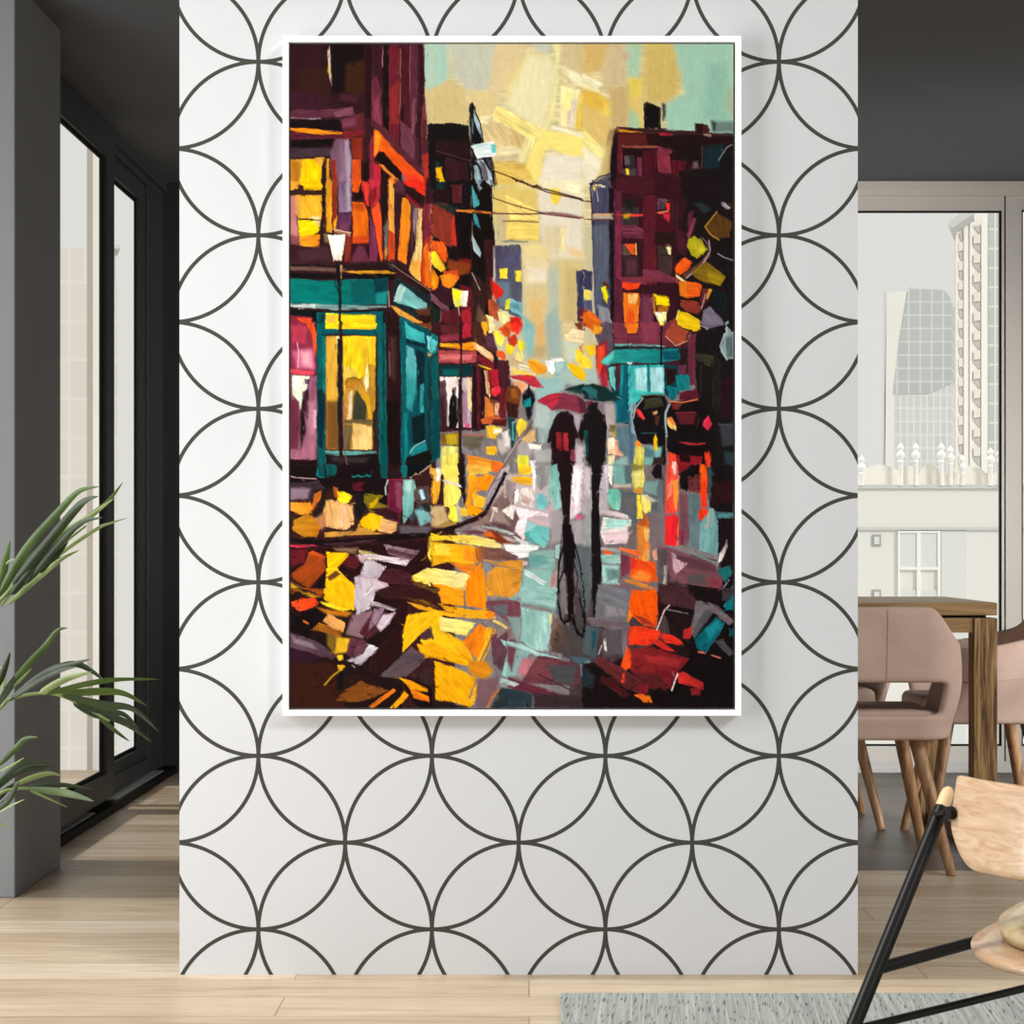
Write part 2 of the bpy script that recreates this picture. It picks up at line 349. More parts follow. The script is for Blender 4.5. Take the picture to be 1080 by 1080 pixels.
STROKES = """@G 0 0 1
d6c795 s0 300,40 780,40 780,400 300,400
3a1c20 s0 300,40 448,40 450,300 300,300
c9bd98 s3 520,240 650,240 640,400 520,400
3a1a1e s0 300,280 520,290 520,520 300,520
80787a s0 460,400 780,400 780,760 460,760
3b1d1d s0 300,500 480,500 480,760 300,760
43202a s0 640,135 780,135 780,400 640,400
221a1c s0 735,140 780,140 780,520 735,520
4b3a3d s0 600,600 780,600 780,760 600,760
251718 s0 640,700 780,640 780,760 640,760
@T1 295 35 6.75
a8c7b3 s3 1025,60 1080,60 1080,400 1035,400
ccb584 s3 1030,390 1080,400 1080,650 1040,640
33181d s2 72,72 350,72 360,520 72,520
3a1d18 s3 130,250 350,240 350,470 150,470
3d1c28 s3 72,400 340,460 340,540 72,540
c9b49a s1 340,130 356,90 370,300 368,380 350,300
e9b81e s1 340,235 352,230 356,290 344,290
1c1213 s2 365,72 620,72 600,250 450,420 370,440
3d2414 s3 470,220 620,180 615,430 465,420
33171c s2 370,420 520,430 610,500 610,560 370,500
48202a s2 440,430 560,440 550,500 420,480
5e2d3c s1 120,540 400,540 520,520 540,590 380,600 72,610 72,560
95798a s1 72,598 300,604 290,614 72,608
7b4658 s1 380,560 520,520 520,580 400,600
1b1113 s1 72,615 430,615 450,700 300,690 72,665
62242b s1 440,620 600,560 610,740 480,740 450,680
7a3b52 s2 440,610 540,600 540,660 450,670
f08a10 s1 72,672 200,676 450,706 440,722 300,722 120,700 72,690
5a1f2c s1 72,700 280,720 520,720 520,750 72,755
18100f s1 72,760 390,750 360,800 200,820 72,810
43303a s1 72,815 360,820 350,870 72,885
7c2026 s1 450,700 600,690 590,760 450,745
2b1317 s1 600,72 670,72 650,600 610,600
3b1a24 s1 650,72 740,72 740,330 660,360
6e2c3c s1 650,340 690,300 725,420 730,660 660,640
8a3a50 s1 655,560 700,420 720,560 720,700 660,640
1f1214 s1 728,90 775,72 780,700 735,660
6b1f2c s1 775,90 850,72 855,820 780,760
8c2a28 s2 780,400 850,330 850,640 790,640
4f1a24 s1 860,72 920,72 925,900 860,850
2a1418 s1 855,560 885,500 885,860 850,820
5c2a3a s1 925,72 985,72 980,620 940,700 925,400
3a1620 s1 985,72 1030,100 1030,640 990,640
7b4450 s1 935,480 965,460 960,740 935,700
4a2530 s1 925,700 1000,760 1010,1000 930,900
6f3a48 s1 860,620 930,680 960,780 960,930 860,860
b06a6a s1 730,90 738,90 736,240 728,240
a86a68 s1 856,110 862,110 860,640 854,640
9a5a60 s1 925,90 930,90 930,640 924,640
7d3838 s1 1005,640 1030,400 1050,600 1050,1000 1010,1020
30161a s1 990,560 1006,560 1010,980 990,950
59262f s1 650,600 770,690 860,800 1010,960 1050,1040 980,1020 740,760 650,660
ef6a10-e84a18 s1 670,680 710,700 860,870 1050,1050 1040,1080 920,1080 820,940 740,860 710,840 670,890
f59220 s2 680,690 720,730 700,840 670,870
1e1112 s1 700,850 740,840 870,990 860,1060 800,1000 670,915
f0902a s1 700,925 740,940 850,1050 830,1070 740,980
c8283c s1 650,920 720,940 720,1080 640,1080
8a2434 s1 640,780 670,700 670,1080 640,1080
2b1416 s1 725,960 790,1020 800,1080 720,1080
f2701a s1 780,1020 830,1060 810,1080 770,1080
e83a20 s1 870,1000 960,1000 1060,1080 880,1080
d0481c s1 1020,820 1060,840 1070,1000 1030,900
8a6878 s1 870,1000 890,1010 890,1060 870,1060
3a1a1c s1 510,740 600,720 610,1080 580,1080 520,900
8a2c1c s2 510,745 590,740 590,900 520,890
d8501a s1 515,900 580,890 575,1080 510,1080
241012 s1 585,940 640,900 640,1080 580,1080
6d4a5a-8e6a80 s1 355,830 400,750 490,750 510,900 500,1080 390,1080 360,950
a890a4 s2 460,760 490,760 508,900 505,1080 480,1080 470,900
8a2c22 s1 365,900 400,900 410,1080 370,1080
d99a28 s1 72,895 330,890 310,960 300,1080 72,1080
b8761e s2 72,900 150,920 140,1080 72,1080
fdc800 s1 160,900 250,900 300,960 290,1080 150,1080
e0a038 s1 240,880 320,885 310,960 290,960
2a1818 s1 310,890 330,890 330,1080 298,1080 300,960
e09a20 s1 332,895 352,893 362,1080 332,1080
@T2 455 35 6.75
a8c7b4 s4 0,60 110,60 130,300 60,390 0,400
c2c2ac s6 110,60 470,60 430,400 260,430 150,290
cfb87e s4 0,400 130,330 240,400 290,650 0,650
dcc494 s6 470,60 700,60 560,380 420,440 430,200
e2d08a s6 560,300 700,130 760,150 600,400 520,440
e8ddae s6 690,150 850,180 900,250 860,480 780,700 520,510 620,300
c5c6b2 s4 720,60 850,60 840,150 740,130
eadf9e s3 860,60 920,60 905,300 870,600 800,700 850,480 900,280
cfbb8c s4 930,60 1080,60 1080,290 930,225
dcc48c s4 240,400 440,420 470,500 400,620 330,620 280,560
f3dd86 s1 460,510 500,530 800,690 730,770 430,600
dcc08a s2 410,610 560,680 550,800 450,840 380,780 360,660
d2b377 s2 565,680 665,735 640,820 560,790
e6d6a6 s2 440,830 560,800 640,830 650,900 440,900
c9b78e s2 440,880 620,860 620,910 440,900
f1e29a s1 670,730 730,770 700,860 630,930 650,800
f8e07c s3 800,690 1080,700 1080,880 980,890 850,810 700,900 720,800
e6dcc6 s3 830,850 1080,880 1060,1080 760,1080 780,950
f2dc7c s3 700,860 800,800 780,1000 750,1080 690,1080 650,960
f4e7a8 s2 920,370 1060,400 1020,670 910,660
e2d2b8 s2 975,480 1040,470 1010,670 960,650
f8e690 s2 945,430 1000,420 990,540 950,560
d8c690 s2 895,260 940,260 1010,350 930,350
f0e6ba s2 910,230 1080,300 1080,380 1000,350
e2bf52 s2 1055,430 1080,420 1080,690 1020,680
f0e8cc s2 860,650 1080,715 1080,745 850,680
e1bd5e s2 430,910 600,925 690,970 740,1080 450,1080
c9a040 s3 590,930 670,930 660,960 600,960
d2b068 s1 450,900 600,905 600,925 450,930
eedfa8 s1 340,590 430,580 400,650 350,640
1b1416 s1 0,645 130,635 270,655 282,800 285,1090 0,1090
2a171a s2 0,760 280,770 280,900 0,860
351a1e s1 100,880 260,920 260,1080 100,1080
5c3028 L5 0,825 80,850 300,915
4a281e L6 430,975 600,1035 740,1085
1c3a38 s2 0,900 60,920 50,1000 20,1080 0,1080
f0b010 s1 25,960 75,950 90,1060 60,1050 30,1020
3f1c20 s2 150,930 190,930 190,1080 140,1060
16151a s1 268,510 292,485 350,640 375,780 275,800
a8bcc0 s1 300,540 340,640 368,770 335,700 305,620
5e6f78 s1 288,600 300,620 300,720 285,700
1c1a1c s1 280,790 420,860 450,950 465,1090 280,1090
e2eae8 s1 280,800 440,765 462,840 450,872 325,895
5fbdbc s1 415,790 455,785 460,850 430,850
bfe0de s1 280,800 400,775 390,800 300,825
a9b6bc s1 310,900 370,900 430,1000 440,1085 400,1085 350,960
5d5a66 s1 340,900 380,920 420,1085 370,1085
8fa6ae s1 300,940 330,940 370,1085 310,1085
3c3036 s1 380,890 430,890 450,980 430,980
@T3 615 35 6.353
d3b26a s5 0,60 180,60 130,250 0,280
cdb88e s6 180,60 290,60 290,350 180,350 110,280
a9c8aa s5 290,70 400,70 370,300 300,280
c9ab96 s4 260,130 310,130 300,170 260,170
cfb468 s6 410,90 600,60 660,240 640,400 560,470 410,470 400,300
d8c05a s4 430,60 560,60 520,90 430,90
9fc6ae s4 600,60 1010,60 1010,680 560,680 540,480 680,400 640,220
8fbba6 s6 830,200 960,200 960,600 800,560
a3b392 s5 960,350 1010,400 1010,560 950,500
e0c85a s3 300,310 400,300 390,420 340,520 300,400
ddc070 s3 290,430 400,430 410,640 380,640 300,560
a4c4a0 s3 300,500 360,540 380,630 300,640
c8ac74 s5 170,360 300,350 300,640 180,640
f0e6c0 s2 0,270 130,340 90,380 0,320
efe2ae s2 0,340 100,380 170,430 100,400 0,370
e2b84a s3 0,370 100,400 175,450 180,550 140,560 0,500
dcbc70 s4 0,480 170,540 190,640 150,760 60,740 0,640
e8d064 s3 150,470 180,520 160,560 120,540
f2e28c s2 0,640 60,700 160,800 150,850 60,800 0,760
efe7c8 s3 0,760 60,800 130,850 110,950 60,900 0,900
f4ec9a s2 40,720 140,790 155,845 90,820
e8dcc0 s3 0,850 110,940 60,1016 0,1016
c8b070 s4 150,760 200,640 180,940 100,960 130,850
191214 s1 403,470 430,455 520,500 520,640 430,640 408,640
2b2a33 s2 530,470 550,480 548,560 532,590
3a2020 s1 220,625 330,632 430,640 700,650 860,665 1010,670 1010,700 230,660
e89a20 s1 235,640 330,655 400,665 340,675 240,660
2a1416 s1 225,660 1010,690 1010,1020 180,1020 190,800 200,700
1a1214 s1 178,950 190,760 220,640 215,800 215,1020 178,1020
5a201e s2 230,670 420,670 430,750 240,750
8c4a3a s1 240,745 500,755 490,772 240,765
63202c s1 230,700 260,740 265,1016 225,1016
7a2c3c s1 500,755 610,780 560,830 590,940 500,930 490,800
8a3044 s1 510,830 580,820 590,940 560,920
5a1824 s1 590,850 690,850 670,980 600,960
221416 s1 500,690 820,690 800,900 690,860 560,760
33282c s1 270,820 340,820 350,900 290,900
5c5258 s1 275,820 305,815 310,880 280,880
4a3e42 s2 260,910 355,905 360,1000 270,1000
d8b820 s1 285,910 305,905 308,950 290,955
6e2c44 s1 360,830 395,830 395,1016 360,1016
4a1620 s1 400,780 490,780 490,1016 400,1016
2b2426 s1 500,950 590,960 580,1016 490,1016
3a1a20 s1 700,900 800,880 800,1016 700,1016
6e5a56 s2 735,860 765,860 770,900 735,905
1a2a30 s3 800,760 930,740 1000,800 950,920 810,930
1b1618 s1 910,860 960,760 1010,740 1010,1016 920,1000
8a9090 L4 995,745 960,765 905,850
4c4648 L4 795,760 795,900
4a2025 s1 750,605 830,610 850,650 830,680 760,660
301316 s1 745,600 800,605 800,670 750,670
8a6a62 s1 800,675 860,675 855,695 820,690
6a8078 s3 860,590 1010,590 1010,660 880,660
24282a s3 860,590 885,600 880,650 865,650
9a2030 s1 510,665 600,670 590,690 510,685
5c5664 s2 40,1016 150,950 180,940 180,1020
2a2430 L6 40,1010 110,960 180,940
484048 s3 850,930 910,930 900,960 850,960
@T4 295 190 6.75
e2a030 s1 72,0 150,0 130,60 72,75
fdc600 s1 150,0 300,0 300,70 170,70
e09a20 s1 320,0 372,0 372,370 330,370
8a3018 s1 372,0 405,0 410,260 372,300
f09a1a s1 380,300 412,240 405,340 375,350
2a1818 s1 300,0 330,0 330,120 310,430 290,480 300,120
33201a s1 72,68 310,82 320,98 200,115 72,95
f0b028 s1 100,105 300,105 300,280 130,270 110,200
d99a40 s2 90,110 160,110 150,270 100,230
c07a78 s2 72,110 110,110 120,260 140,380 110,470 72,400
fddc00 s1 130,280 290,290 285,350 240,400 140,420
f0a020-f08a18 s1 130,400 285,380 285,480 140,470
e8c8a0 s2 240,285 290,285 270,330
f7e6c8 s2 225,258 290,258 280,275 230,272
8a4a50 s2 72,380 140,400 130,480 72,450
3a1c20 s1 72,450 300,490 350,420 400,580 72,590
4a2a30 s3 120,500 330,470 370,560 150,580
8a6a40 s1 310,380 340,380 350,440 320,440
6a5068-8a7088 s1 410,0 510,0 512,220 420,230
a898a8 s2 470,0 500,0 505,220 480,220
5a3050 s1 415,230 510,230 505,360 410,350
7a3a5a s2 430,300 500,300 490,360 420,350
8a2c20 s1 470,370 510,400 500,580 460,580
e85a12 s1 515,0 575,0 560,90 515,80
22100f s1 515,95 560,85 590,0 620,0 610,100 590,140 520,140
e86a10 s1 515,150 600,160 632,240 630,440 520,440
c04a10 s2 520,160 600,165 610,220 530,210
d04818 s2 520,400 630,390 630,450 515,450
3a1420 s1 510,450 640,450 640,580 500,585
6a3044 s2 560,460 600,470 640,580 500,585
e23a30 s1 575,0 640,0 640,190 610,170 600,120
c22c3c s1 640,0 720,0 720,130 650,200
8a1e28 s1 640,100 690,20 690,120 650,210
ee5020-f05a14 s1 650,210 700,140 720,200 735,560 720,580 690,400
7a3050 s1 640,240 680,330 700,480 690,575 640,575
2a1416 s1 720,0 770,0 775,180 730,330 722,200
6e6a60 s1 735,330 775,260 775,470 750,500
f0a040 s1 770,0 800,0 815,60 815,300 820,560 780,560 775,300
c0401a s1 775,350 820,380 820,570 770,570
f0b050 s2 745,500 765,480 765,520 750,560
3a1c20 s1 815,80 870,100 870,330 830,420
5a2a3a s2 820,0 880,0 890,100 820,80
f0a018-e87a18 s1 870,120 910,130 930,180 930,340 900,600 840,560 850,430
e8861a s2 880,130 910,140 900,500 860,480
5a3838 s1 930,140 1000,190 960,240 940,540 932,300
8a7078 s1 955,200 985,200 970,440 950,330
e8c078 s1 985,190 1015,200 1010,620 1000,740 920,640 930,600 970,460
f0a840 s2 940,580 1000,560 1000,720 930,650
e62c18 s1 880,0 1040,0 1050,40 1030,110 950,60 890,30
2c1416 s1 895,30 960,60 1030,115 1030,190 960,150 900,90
8a1c28 s1 900,90 960,140 1010,185 1000,210 900,130
7a2430 s1 1030,120 1080,100 1080,400 1020,460 1020,240
a83020 s1 1020,440 1080,380 1080,560 1010,700
e06a14 s1 1020,480 1050,440 1080,620 1080,780 1020,740
c03a10 s1 1000,640 1020,440 1035,740 1005,740
e8a040 s1 1055,510 1080,500 1080,570 1060,560
f0e0c8 s1 340,385 470,380 465,440 440,570 385,575 355,450
fffdf4 s1 345,390 450,390 445,490 400,530 370,480
b87a58 s1 385,345 510,370 500,400 470,380 390,370
e8c8b0 L4 385,350 430,355 460,365 500,372
2a1818 s1 72,590 420,600 830,580 1080,790 1080,860 830,630 810,660 450,640 72,650
705048 s1 72,610 400,620 480,630 440,650 72,640
d09020 s1 440,645 760,640 830,660 740,672 560,668
3c3436 s1 770,590 830,600 810,640 780,620
8a6a60 L5 800,600 900,670 1080,790
181214 s1 72,655 820,665 820,710 72,700
007a72-0a6a64 s1 72,700 330,710 770,700 770,880 500,890 72,880
085a5a s2 500,715 680,715 680,880 520,880
0a3c42 s1 660,700 770,690 765,790 670,810
1a8a88 s2 690,800 760,790 760,880 690,880
7a9896 s1 72,872 400,885 770,895 765,910 400,925 72,900
b8c0b8 s1 72,880 260,885 250,905 80,900
12181a s1 72,915 400,935 770,915 780,960 740,1080 72,1080
1c2a30 s1 820,700 860,700 1080,830 1080,1040 940,960 800,890
6aa8a8-7fc0bc s1 860,730 1050,880 1040,940 920,900 805,860
a8c8c0 s1 850,740 900,760 860,860 810,860
5a3020 s2 960,920 1080,900 1080,980 980,960
d89838 s1 780,890 830,900 980,990 1080,1040 1080,1070 960,1020 850,960
2c1412 s1 980,960 1080,960 1080,1030 1010,1010
c0a8a0 L4 775,790 780,900
2a1416 s1 745,920 850,960 860,1080 750,1080
8a2438 s1 72,960 230,970 260,1080 72,1080
e04a20 s1 120,980 225,980 260,1080 230,1080
07545a s1 265,940 740,930 740,1080 265,1080
0a3a40 s1 290,950 330,950 320,1080 280,1080
f7dc10-e8c010 s1 325,945 685,955 685,1060 325,1055
f0b040 s1 340,960 400,955 395,1050 330,1050
0a3a44 s1 320,1062 690,1070 690,1080 320,1080
0a5a66 s1 855,960 900,980 1080,1080 860,1080
38b0b8 s1 890,1000 960,1050 1000,1080 900,1080
1c1416 s1 395,590 440,600 440,880 430,1080 420,1080 415,760
1c1416 s1 390,700 410,760 420,800 400,760
d8a070 s1 430,600 445,600 440,700 430,690
@T5 455 190 6.75
dcc06a s3 440,60 600,40 750,60 770,430 520,430 440,240
e6cf84 s4 600,0 760,0 760,60 620,60
c8b488 s3 450,240 540,240 540,440 460,440
efd06a s2 540,300 765,300 765,425 530,420
f5d878 s1 520,100 740,200 760,280 560,280
e0d6c0 s4 760,60 1080,100 1080,560 860,560 780,400
ece0b8 s3 760,0 1080,0 1080,120 800,60
f7d750 s1 845,50 900,60 935,110 890,175 855,160
f8f0c8 s2 960,20 1060,40 1040,90 950,60
d8c8a0 s3 800,320 960,330 900,540 810,500
f0e0a0 s2 925,340 960,360 940,520 920,520
e4d090 s4 640,450 800,450 850,560 660,560
e0cda0 s4 650,540 840,560 830,750 660,740
e8d8c0 s3 690,620 820,640 820,720 700,720
d8c08c s4 660,750 860,760 820,1080 690,1080
dcb878 s4 700,850 800,840 790,1080 710,1080
b8bca8 s4 830,640 910,620 910,1080 830,1080
9fb0a8 s4 820,960 900,900 910,1080 810,1080
d6c284 s4 910,560 1080,580 1080,1080 920,1080
c8b078 s4 960,600 1040,640 1030,1000 940,1000
e8c890 s3 960,470 1080,500 1080,560 980,530
8a8a78 s1 500,430 560,420 690,430 680,442 520,442
6a4a30 L5 510,290 620,290 760,298
4a281e L8 600,0 800,60 1080,135
5a3026 L5 430,122 600,180 800,235
6a3a34 L8 430,235 700,240 860,230 1080,270
8a6060 s2 760,228 940,232 1080,265 1080,275 900,250
1c1416 s1 0,0 290,0 285,1080 0,1080
143030 s2 20,10 100,10 90,80 30,100
f0c010 s1 40,0 90,0 85,12 60,8
2a1616 s1 0,60 130,60 130,160 0,150
5a2024 s1 140,30 215,20 215,160 150,160
8a3424 s1 0,155 110,165 160,230 140,480 100,460 0,380
22302c s2 0,155 130,175 200,200 150,240 90,200
c03024 s1 140,290 165,240 180,470 140,460
181012 s1 175,220 285,230 285,580 190,570
7a2014 s2 190,560 285,560 280,620 200,640
18110f s1 285,0 430,0 435,240 455,440 430,780 400,1080 285,1080
3c1a1c s1 370,420 440,420 440,700 420,780 390,780
8fa4ac s1 310,0 345,0 360,60 340,80
b0b8bc s1 385,0 430,0 420,50 400,30
48a0a4 s1 285,40 320,100 345,170 300,200
3a8a90 s1 295,235 325,240 350,350 310,310
a8bcc0 s1 285,370 320,440 355,520 345,550 300,500
1c1416 s1 285,540 320,560 330,640 285,650
d8782a s1 170,208 280,208 440,228 430,240 300,232 180,222
8a3c18 s2 120,560 280,600 270,660 180,680 110,620
b04a14 s1 0,420 100,450 110,580 0,560
e8601a s1 0,430 70,430 110,480 60,520 0,500
ef5a14 s1 60,530 105,470 120,540 95,590
d8501a s1 90,640 180,640 200,700 120,780 70,740
f28a1a s1 60,680 120,660 195,690 150,760 90,770
fdd820-f8c030 s1 0,510 30,510 110,630 70,650 0,600
f07a10 s1 0,620 55,690 40,810 0,780
f8a010 s1 0,640 40,700 30,780 0,740
3a1a24 s1 0,800 60,740 150,780 150,900 0,860
7a4a58 s1 0,800 60,860 120,900 140,950 60,910 0,850
5a1c24 s1 60,940 200,900 200,1080 50,1080
a82030 s1 210,930 285,880 285,1080 205,1080
6a1a24 s1 200,740 285,760 285,900 210,940
1c2422 s1 0,880 70,930 60,1080 0,1080
8a5a5a L5 70,930 62,1080
e8e060 s1 145,765 250,790 240,850 200,910 170,900 150,840
f2d820 s1 150,780 210,790 200,860 160,850
f4f0e0 s1 215,790 260,785 250,900 220,900 205,860
2a2018 L8 200,900 205,1080
c8b8a0 L4 190,900 200,960
4a4058-5a5a68 s1 445,465 625,455 640,500 650,1000 460,900
54506c s2 500,560 620,500 630,620 500,640
6a7888 s3 460,720 560,720 560,900 480,900
b0b0c0 L4 442,470 445,720
c0a890 L4 640,480 650,850
f5dc30 s1 482,628 540,622 540,700 488,700
f5d840 s1 592,645 640,640 642,720 600,720
b0502c s1 400,850 440,840 480,900 480,1000 410,960
d02818 s1 430,700 520,790 500,830 450,850 425,770
8a1c20 s1 415,690 440,680 430,780 410,860
78b0b8 s1 560,840 640,870 655,980 600,950 550,920
5a8a94 s2 570,870 620,880 630,930 570,900
f0e8a0 s1 470,935 545,930 550,1000 510,1030 480,980
d8d820 s1 530,850 560,840 555,920 520,920
f09018-f8a010 s1 340,990 390,955 430,1000 420,1080 370,1080
f8e4a0 s1 385,955 440,970 455,1040 430,1080 400,1080 415,1020
d82418 s1 560,970 640,980 655,1060 600,1080 560,1030
e86820 s1 480,1050 560,1000 600,1080 480,1080
38201c s1 290,640 430,780 330,1080 285,1080
6a4a3a s2 330,880 400,1000 350,1080 310,1080
c8c0c0 L3 290,660 345,780
7ab0b0 s3 650,960 740,1040 740,1080 660,1080
3a3c5a s1 1030,640 1080,640 1080,1000 1035,1000
5a2838 s1 1040,920 1080,900 1080,1080 1040,1080
@T6 615 190 6.353
3a1620 s1 200,0 800,0 800,1016 200,1016
1f1618 s1 720,0 1010,0 1010,1016 640,1016 620,500
4a4860 s1 50,30 150,0 190,40 190,300 180,920 130,980 80,900 60,500
5c6470-565c70 s2 70,300 170,300 165,700 80,900
8a8a90 s1 100,830 170,860 200,1016 110,1016
1a1418 s1 170,40 210,60 215,900 190,960 175,620
2a2030 L8 45,30 60,200 70,300
1e1a24 L6 45,25 110,0
e8c050 s1 60,30 90,40 75,75 65,60
e0d0a0 s1 65,35 150,30 140,45 90,45
b8b0b8 L4 90,70 100,140
a89a88 s1 60,225 170,220 200,240 200,265 60,265
d8a070 s1 100,222 165,222 165,235 100,235
5a2434 s1 205,60 260,60 265,1016 205,1016
7a2c44 s1 215,200 250,200 255,680 220,640
6a2c40 s1 250,240 400,330 400,390 260,390
8a4058 L5 260,325 400,330 400,355 270,352
3a3030 s1 260,180 370,180 370,300 265,300
1c2420 s2 280,130 340,130 330,200 290,200
e04030 s1 215,228 440,225 570,205 580,212 450,240 300,245
e8a060 L4 440,225 570,205
c0a020 s2 265,230 310,225 305,255 275,258
5c1c26 s1 400,100 490,100 490,700 400,700
7a4a5c s1 490,120 560,120 610,125 560,140 500,200
4a3840 s1 500,135 560,140 550,200 500,200
f03828 s1 555,150 585,150 580,200 560,205
d02840 s1 530,225 580,220 580,310 560,300
5a3a3c s1 495,240 540,240 560,315 500,315
4a1420 s1 480,200 640,330 640,430 480,420
3c1c20 s1 590,130 640,130 630,320 590,320
2b1c14 s2 480,350 620,340 620,420 480,430
5a4a3c s1 260,425 320,425 320,500 260,500
f05a20 s1 275,425 345,425 350,490 320,500
f8c860 L6 352,425 354,498
3a2a28 s1 265,505 370,505 370,640 270,640
5a3040 s2 290,530 350,530 355,630 290,630
42342c s1 495,440 590,440 590,500 500,500
e8e0a0 s1 555,445 590,450 585,500 570,495
44302e s1 500,505 600,505 590,640 505,640
7a3448 s1 400,600 500,600 620,660 600,690 400,670
7a3040 s1 250,650 400,640 640,650 640,690 480,680 380,700 250,690
f04418 s1 260,682 385,685 370,720 290,740 262,720
f07818-f07a20 s1 262,750 375,755 370,1016 275,1016
f8c070 s1 300,758 370,760 350,830 300,820
e85018 s2 300,850 345,900 340,1016 280,1016
5c2438 s1 380,760 470,760 470,1016 380,1016
7a3850 s2 400,780 460,780 460,1016 400,1016
c88030 s1 460,760 480,760 490,880 470,900
f8d800 s1 475,765 575,775 575,840 490,835
b06818 s1 490,840 575,840 570,880 500,880
f8f0a0 s1 475,880 560,880 550,970 515,975 490,920
ffffff s1 485,880 520,880 515,930 495,910
1c1010 s1 512,975 540,975 540,1016 512,1016
8a3a50 s1 690,370 735,250 755,255 740,330 710,390
a8a018-c8b820 s1 695,400 740,370 790,395 835,465 760,525 720,500 695,440
f05c14 s1 615,590 640,540 680,515 735,550 700,600 650,635 620,620
f8e0a0 s1 615,625 660,655 700,680 670,685 620,650
6a4434 s1 660,640 790,540 850,470 850,500 780,600 690,660
c8b0b8 L4 840,400 850,470 800,560 690,655
8a6878 L4 790,380 830,420 845,470
7a6014 s1 720,620 820,540 950,640 915,705 800,680 760,660
a08418 s1 830,600 950,650 915,705 830,670
e86818-f06018 s1 640,675 750,680 795,700 780,780 700,790 645,770
e07818 s1 640,680 700,680 690,790 645,770
8a3428 s1 650,800 770,810 790,850 770,900 690,880 650,850
6a2c2c s1 800,720 860,730 830,800 800,850 780,830
d89030 s1 840,725 862,735 830,800 820,790
c8a0a8 L4 820,760 790,860
f0c810-e0b818 s1 640,870 700,890 785,940 780,1000 740,1010 640,970 622,930
f8e880 L5 640,870 622,930 640,970
7a7080 s1 800,870 850,840 940,940 920,990 840,1000 790,960
b8b0c0 L4 785,970 850,1005 920,995 940,950
a8481c s1 560,960 620,920 640,980 700,1010 690,1016 560,1016
5a3c18 s1 810,310 890,210 1000,280 980,380 880,395 830,350
b88830 L5 895,210 815,310 850,360 910,400
3a2c18 s1 920,90 960,60 1005,90 1000,190 960,180
b0a0b0 s1 890,105 950,150 985,185 970,200 930,170
9a90a0 L5 900,490 940,515 1000,535
2a3436 s2 740,150 800,150 860,200 800,220
142020 s1 870,720 960,760 960,880 880,860
8ab0a8 s1 940,980 970,940 990,1016 940,1016
602838 s1 700,220 740,200 720,300 700,350
4a1c28 s1 620,330 680,340 700,400 690,520 630,480
f0d860 s1 0,735 55,740 55,800 5,790
3c3a58 s1 0,600 60,610 60,740 0,730
5a5878 s1 0,800 60,800 60,880 0,870
6a2a18 s1 120,690 145,670 175,700 165,730
f8e000 s1 120,715 150,705 172,780 155,825 135,790
b04018 s1 0,860 70,890 110,940 60,990 0,980
f06818-f8c030 s1 20,930 80,920 130,1000 110,1016 60,1016
f0c830 s1 80,960 125,970 125,1005 90,1016
@T7 295 340 6.75
8a2c44 s1 72,0 250,0 265,370 72,370
b83a50 s2 80,20 200,20 180,150 90,140
c86080 s3 90,200 240,180 250,330 120,330
f0a8b0 s4 150,200 220,210 230,320 160,300
f0c0c8 L4 125,140 135,210 130,320
e8501c s1 185,0 240,0 265,90 262,220 245,240 235,100
e04858 s1 72,330 250,345 245,370 180,375 72,365
8a5066-a8687c s1 72,370 265,375 262,980 72,970
dce4c8 s1 90,375 215,380 190,480 150,640 130,560 90,510
f4f4e4 s2 100,380 150,380 140,480 100,470
4a2a40 s1 180,400 215,405 210,440 180,435
3a1c28 s1 165,490 210,470 215,640 200,700 180,640 150,640
1c1418 s2 150,620 180,650 185,780 150,900 145,760
b87890 s3 200,560 255,560 255,800 210,800
e0a8b8 s2 240,620 262,620 262,750 240,750
6a2c40 s2 72,540 130,560 145,700 130,900 72,900
200f12 s1 72,978 265,980 265,1080 72,1080
07585a s1 262,0 325,0 330,1080 268,1080
0a2c34 s1 262,480 325,460 325,620 310,900 275,880
05706c s1 300,90 330,90 325,500 310,500
f7d810-f0c418 s1 325,0 690,0 685,50 325,42
06545c s1 320,45 690,50 690,90 320,85
c89838-a87028 s1 328,95 680,95 685,900 330,905
e0a838 s2 330,110 420,110 420,560 335,560
7a5020 s3 340,560 420,560 420,900 340,900
f4cc18 s1 450,95 685,95 680,330 560,400 455,380
e8b820 s1 560,130 680,100 680,400 600,380
f8e8a8 s1 400,95 440,95 435,300 410,180
0c2428 s1 410,110 450,130 455,900 415,900 412,500
e0b848 s1 455,300 540,330 560,400 480,400 460,520
e8e0a8 s1 595,420 625,290 635,440 620,500
b88828 s1 630,300 680,300 680,680 650,700
a8741c s1 470,420 520,385 570,400 575,420 520,470 470,460
6a4a18 L5 468,440 480,400 530,388 572,408
e0c8a0 s1 490,500 520,480 510,680 480,690
404028-3a3a30 s1 540,480 580,500 625,600 620,700 540,700 510,695 520,560
d8a020 s1 570,430 640,520 660,690 635,680 610,570 560,500
6a5a38 s1 455,690 660,690 660,730 455,720
685838 s1 460,720 520,730 500,905 450,900
e0b468-f0c87c s1 520,710 655,740 655,905 515,905
2a2020 s1 660,640 695,600 695,900 665,900
06605e s1 690,0 755,0 770,1080 710,1080
0a3c40 s1 750,0 745,400 750,700 735,700 730,0
005050 s2 720,700 770,700 775,1080 720,1080
2a1416 s1 755,0 880,0 860,1080 770,1080
4a2c2c s3 780,100 830,100 820,420 780,380
8a7068 L3 780,200 785,380
1c0e10 s1 760,550 860,560 860,1080 770,1080
075c60 s1 850,0 900,0 920,300 905,1080 860,1080 865,400
06787c s1 880,640 940,640 930,900 890,1000
0c4c54 s1 895,0 1080,40 1080,1000 910,960
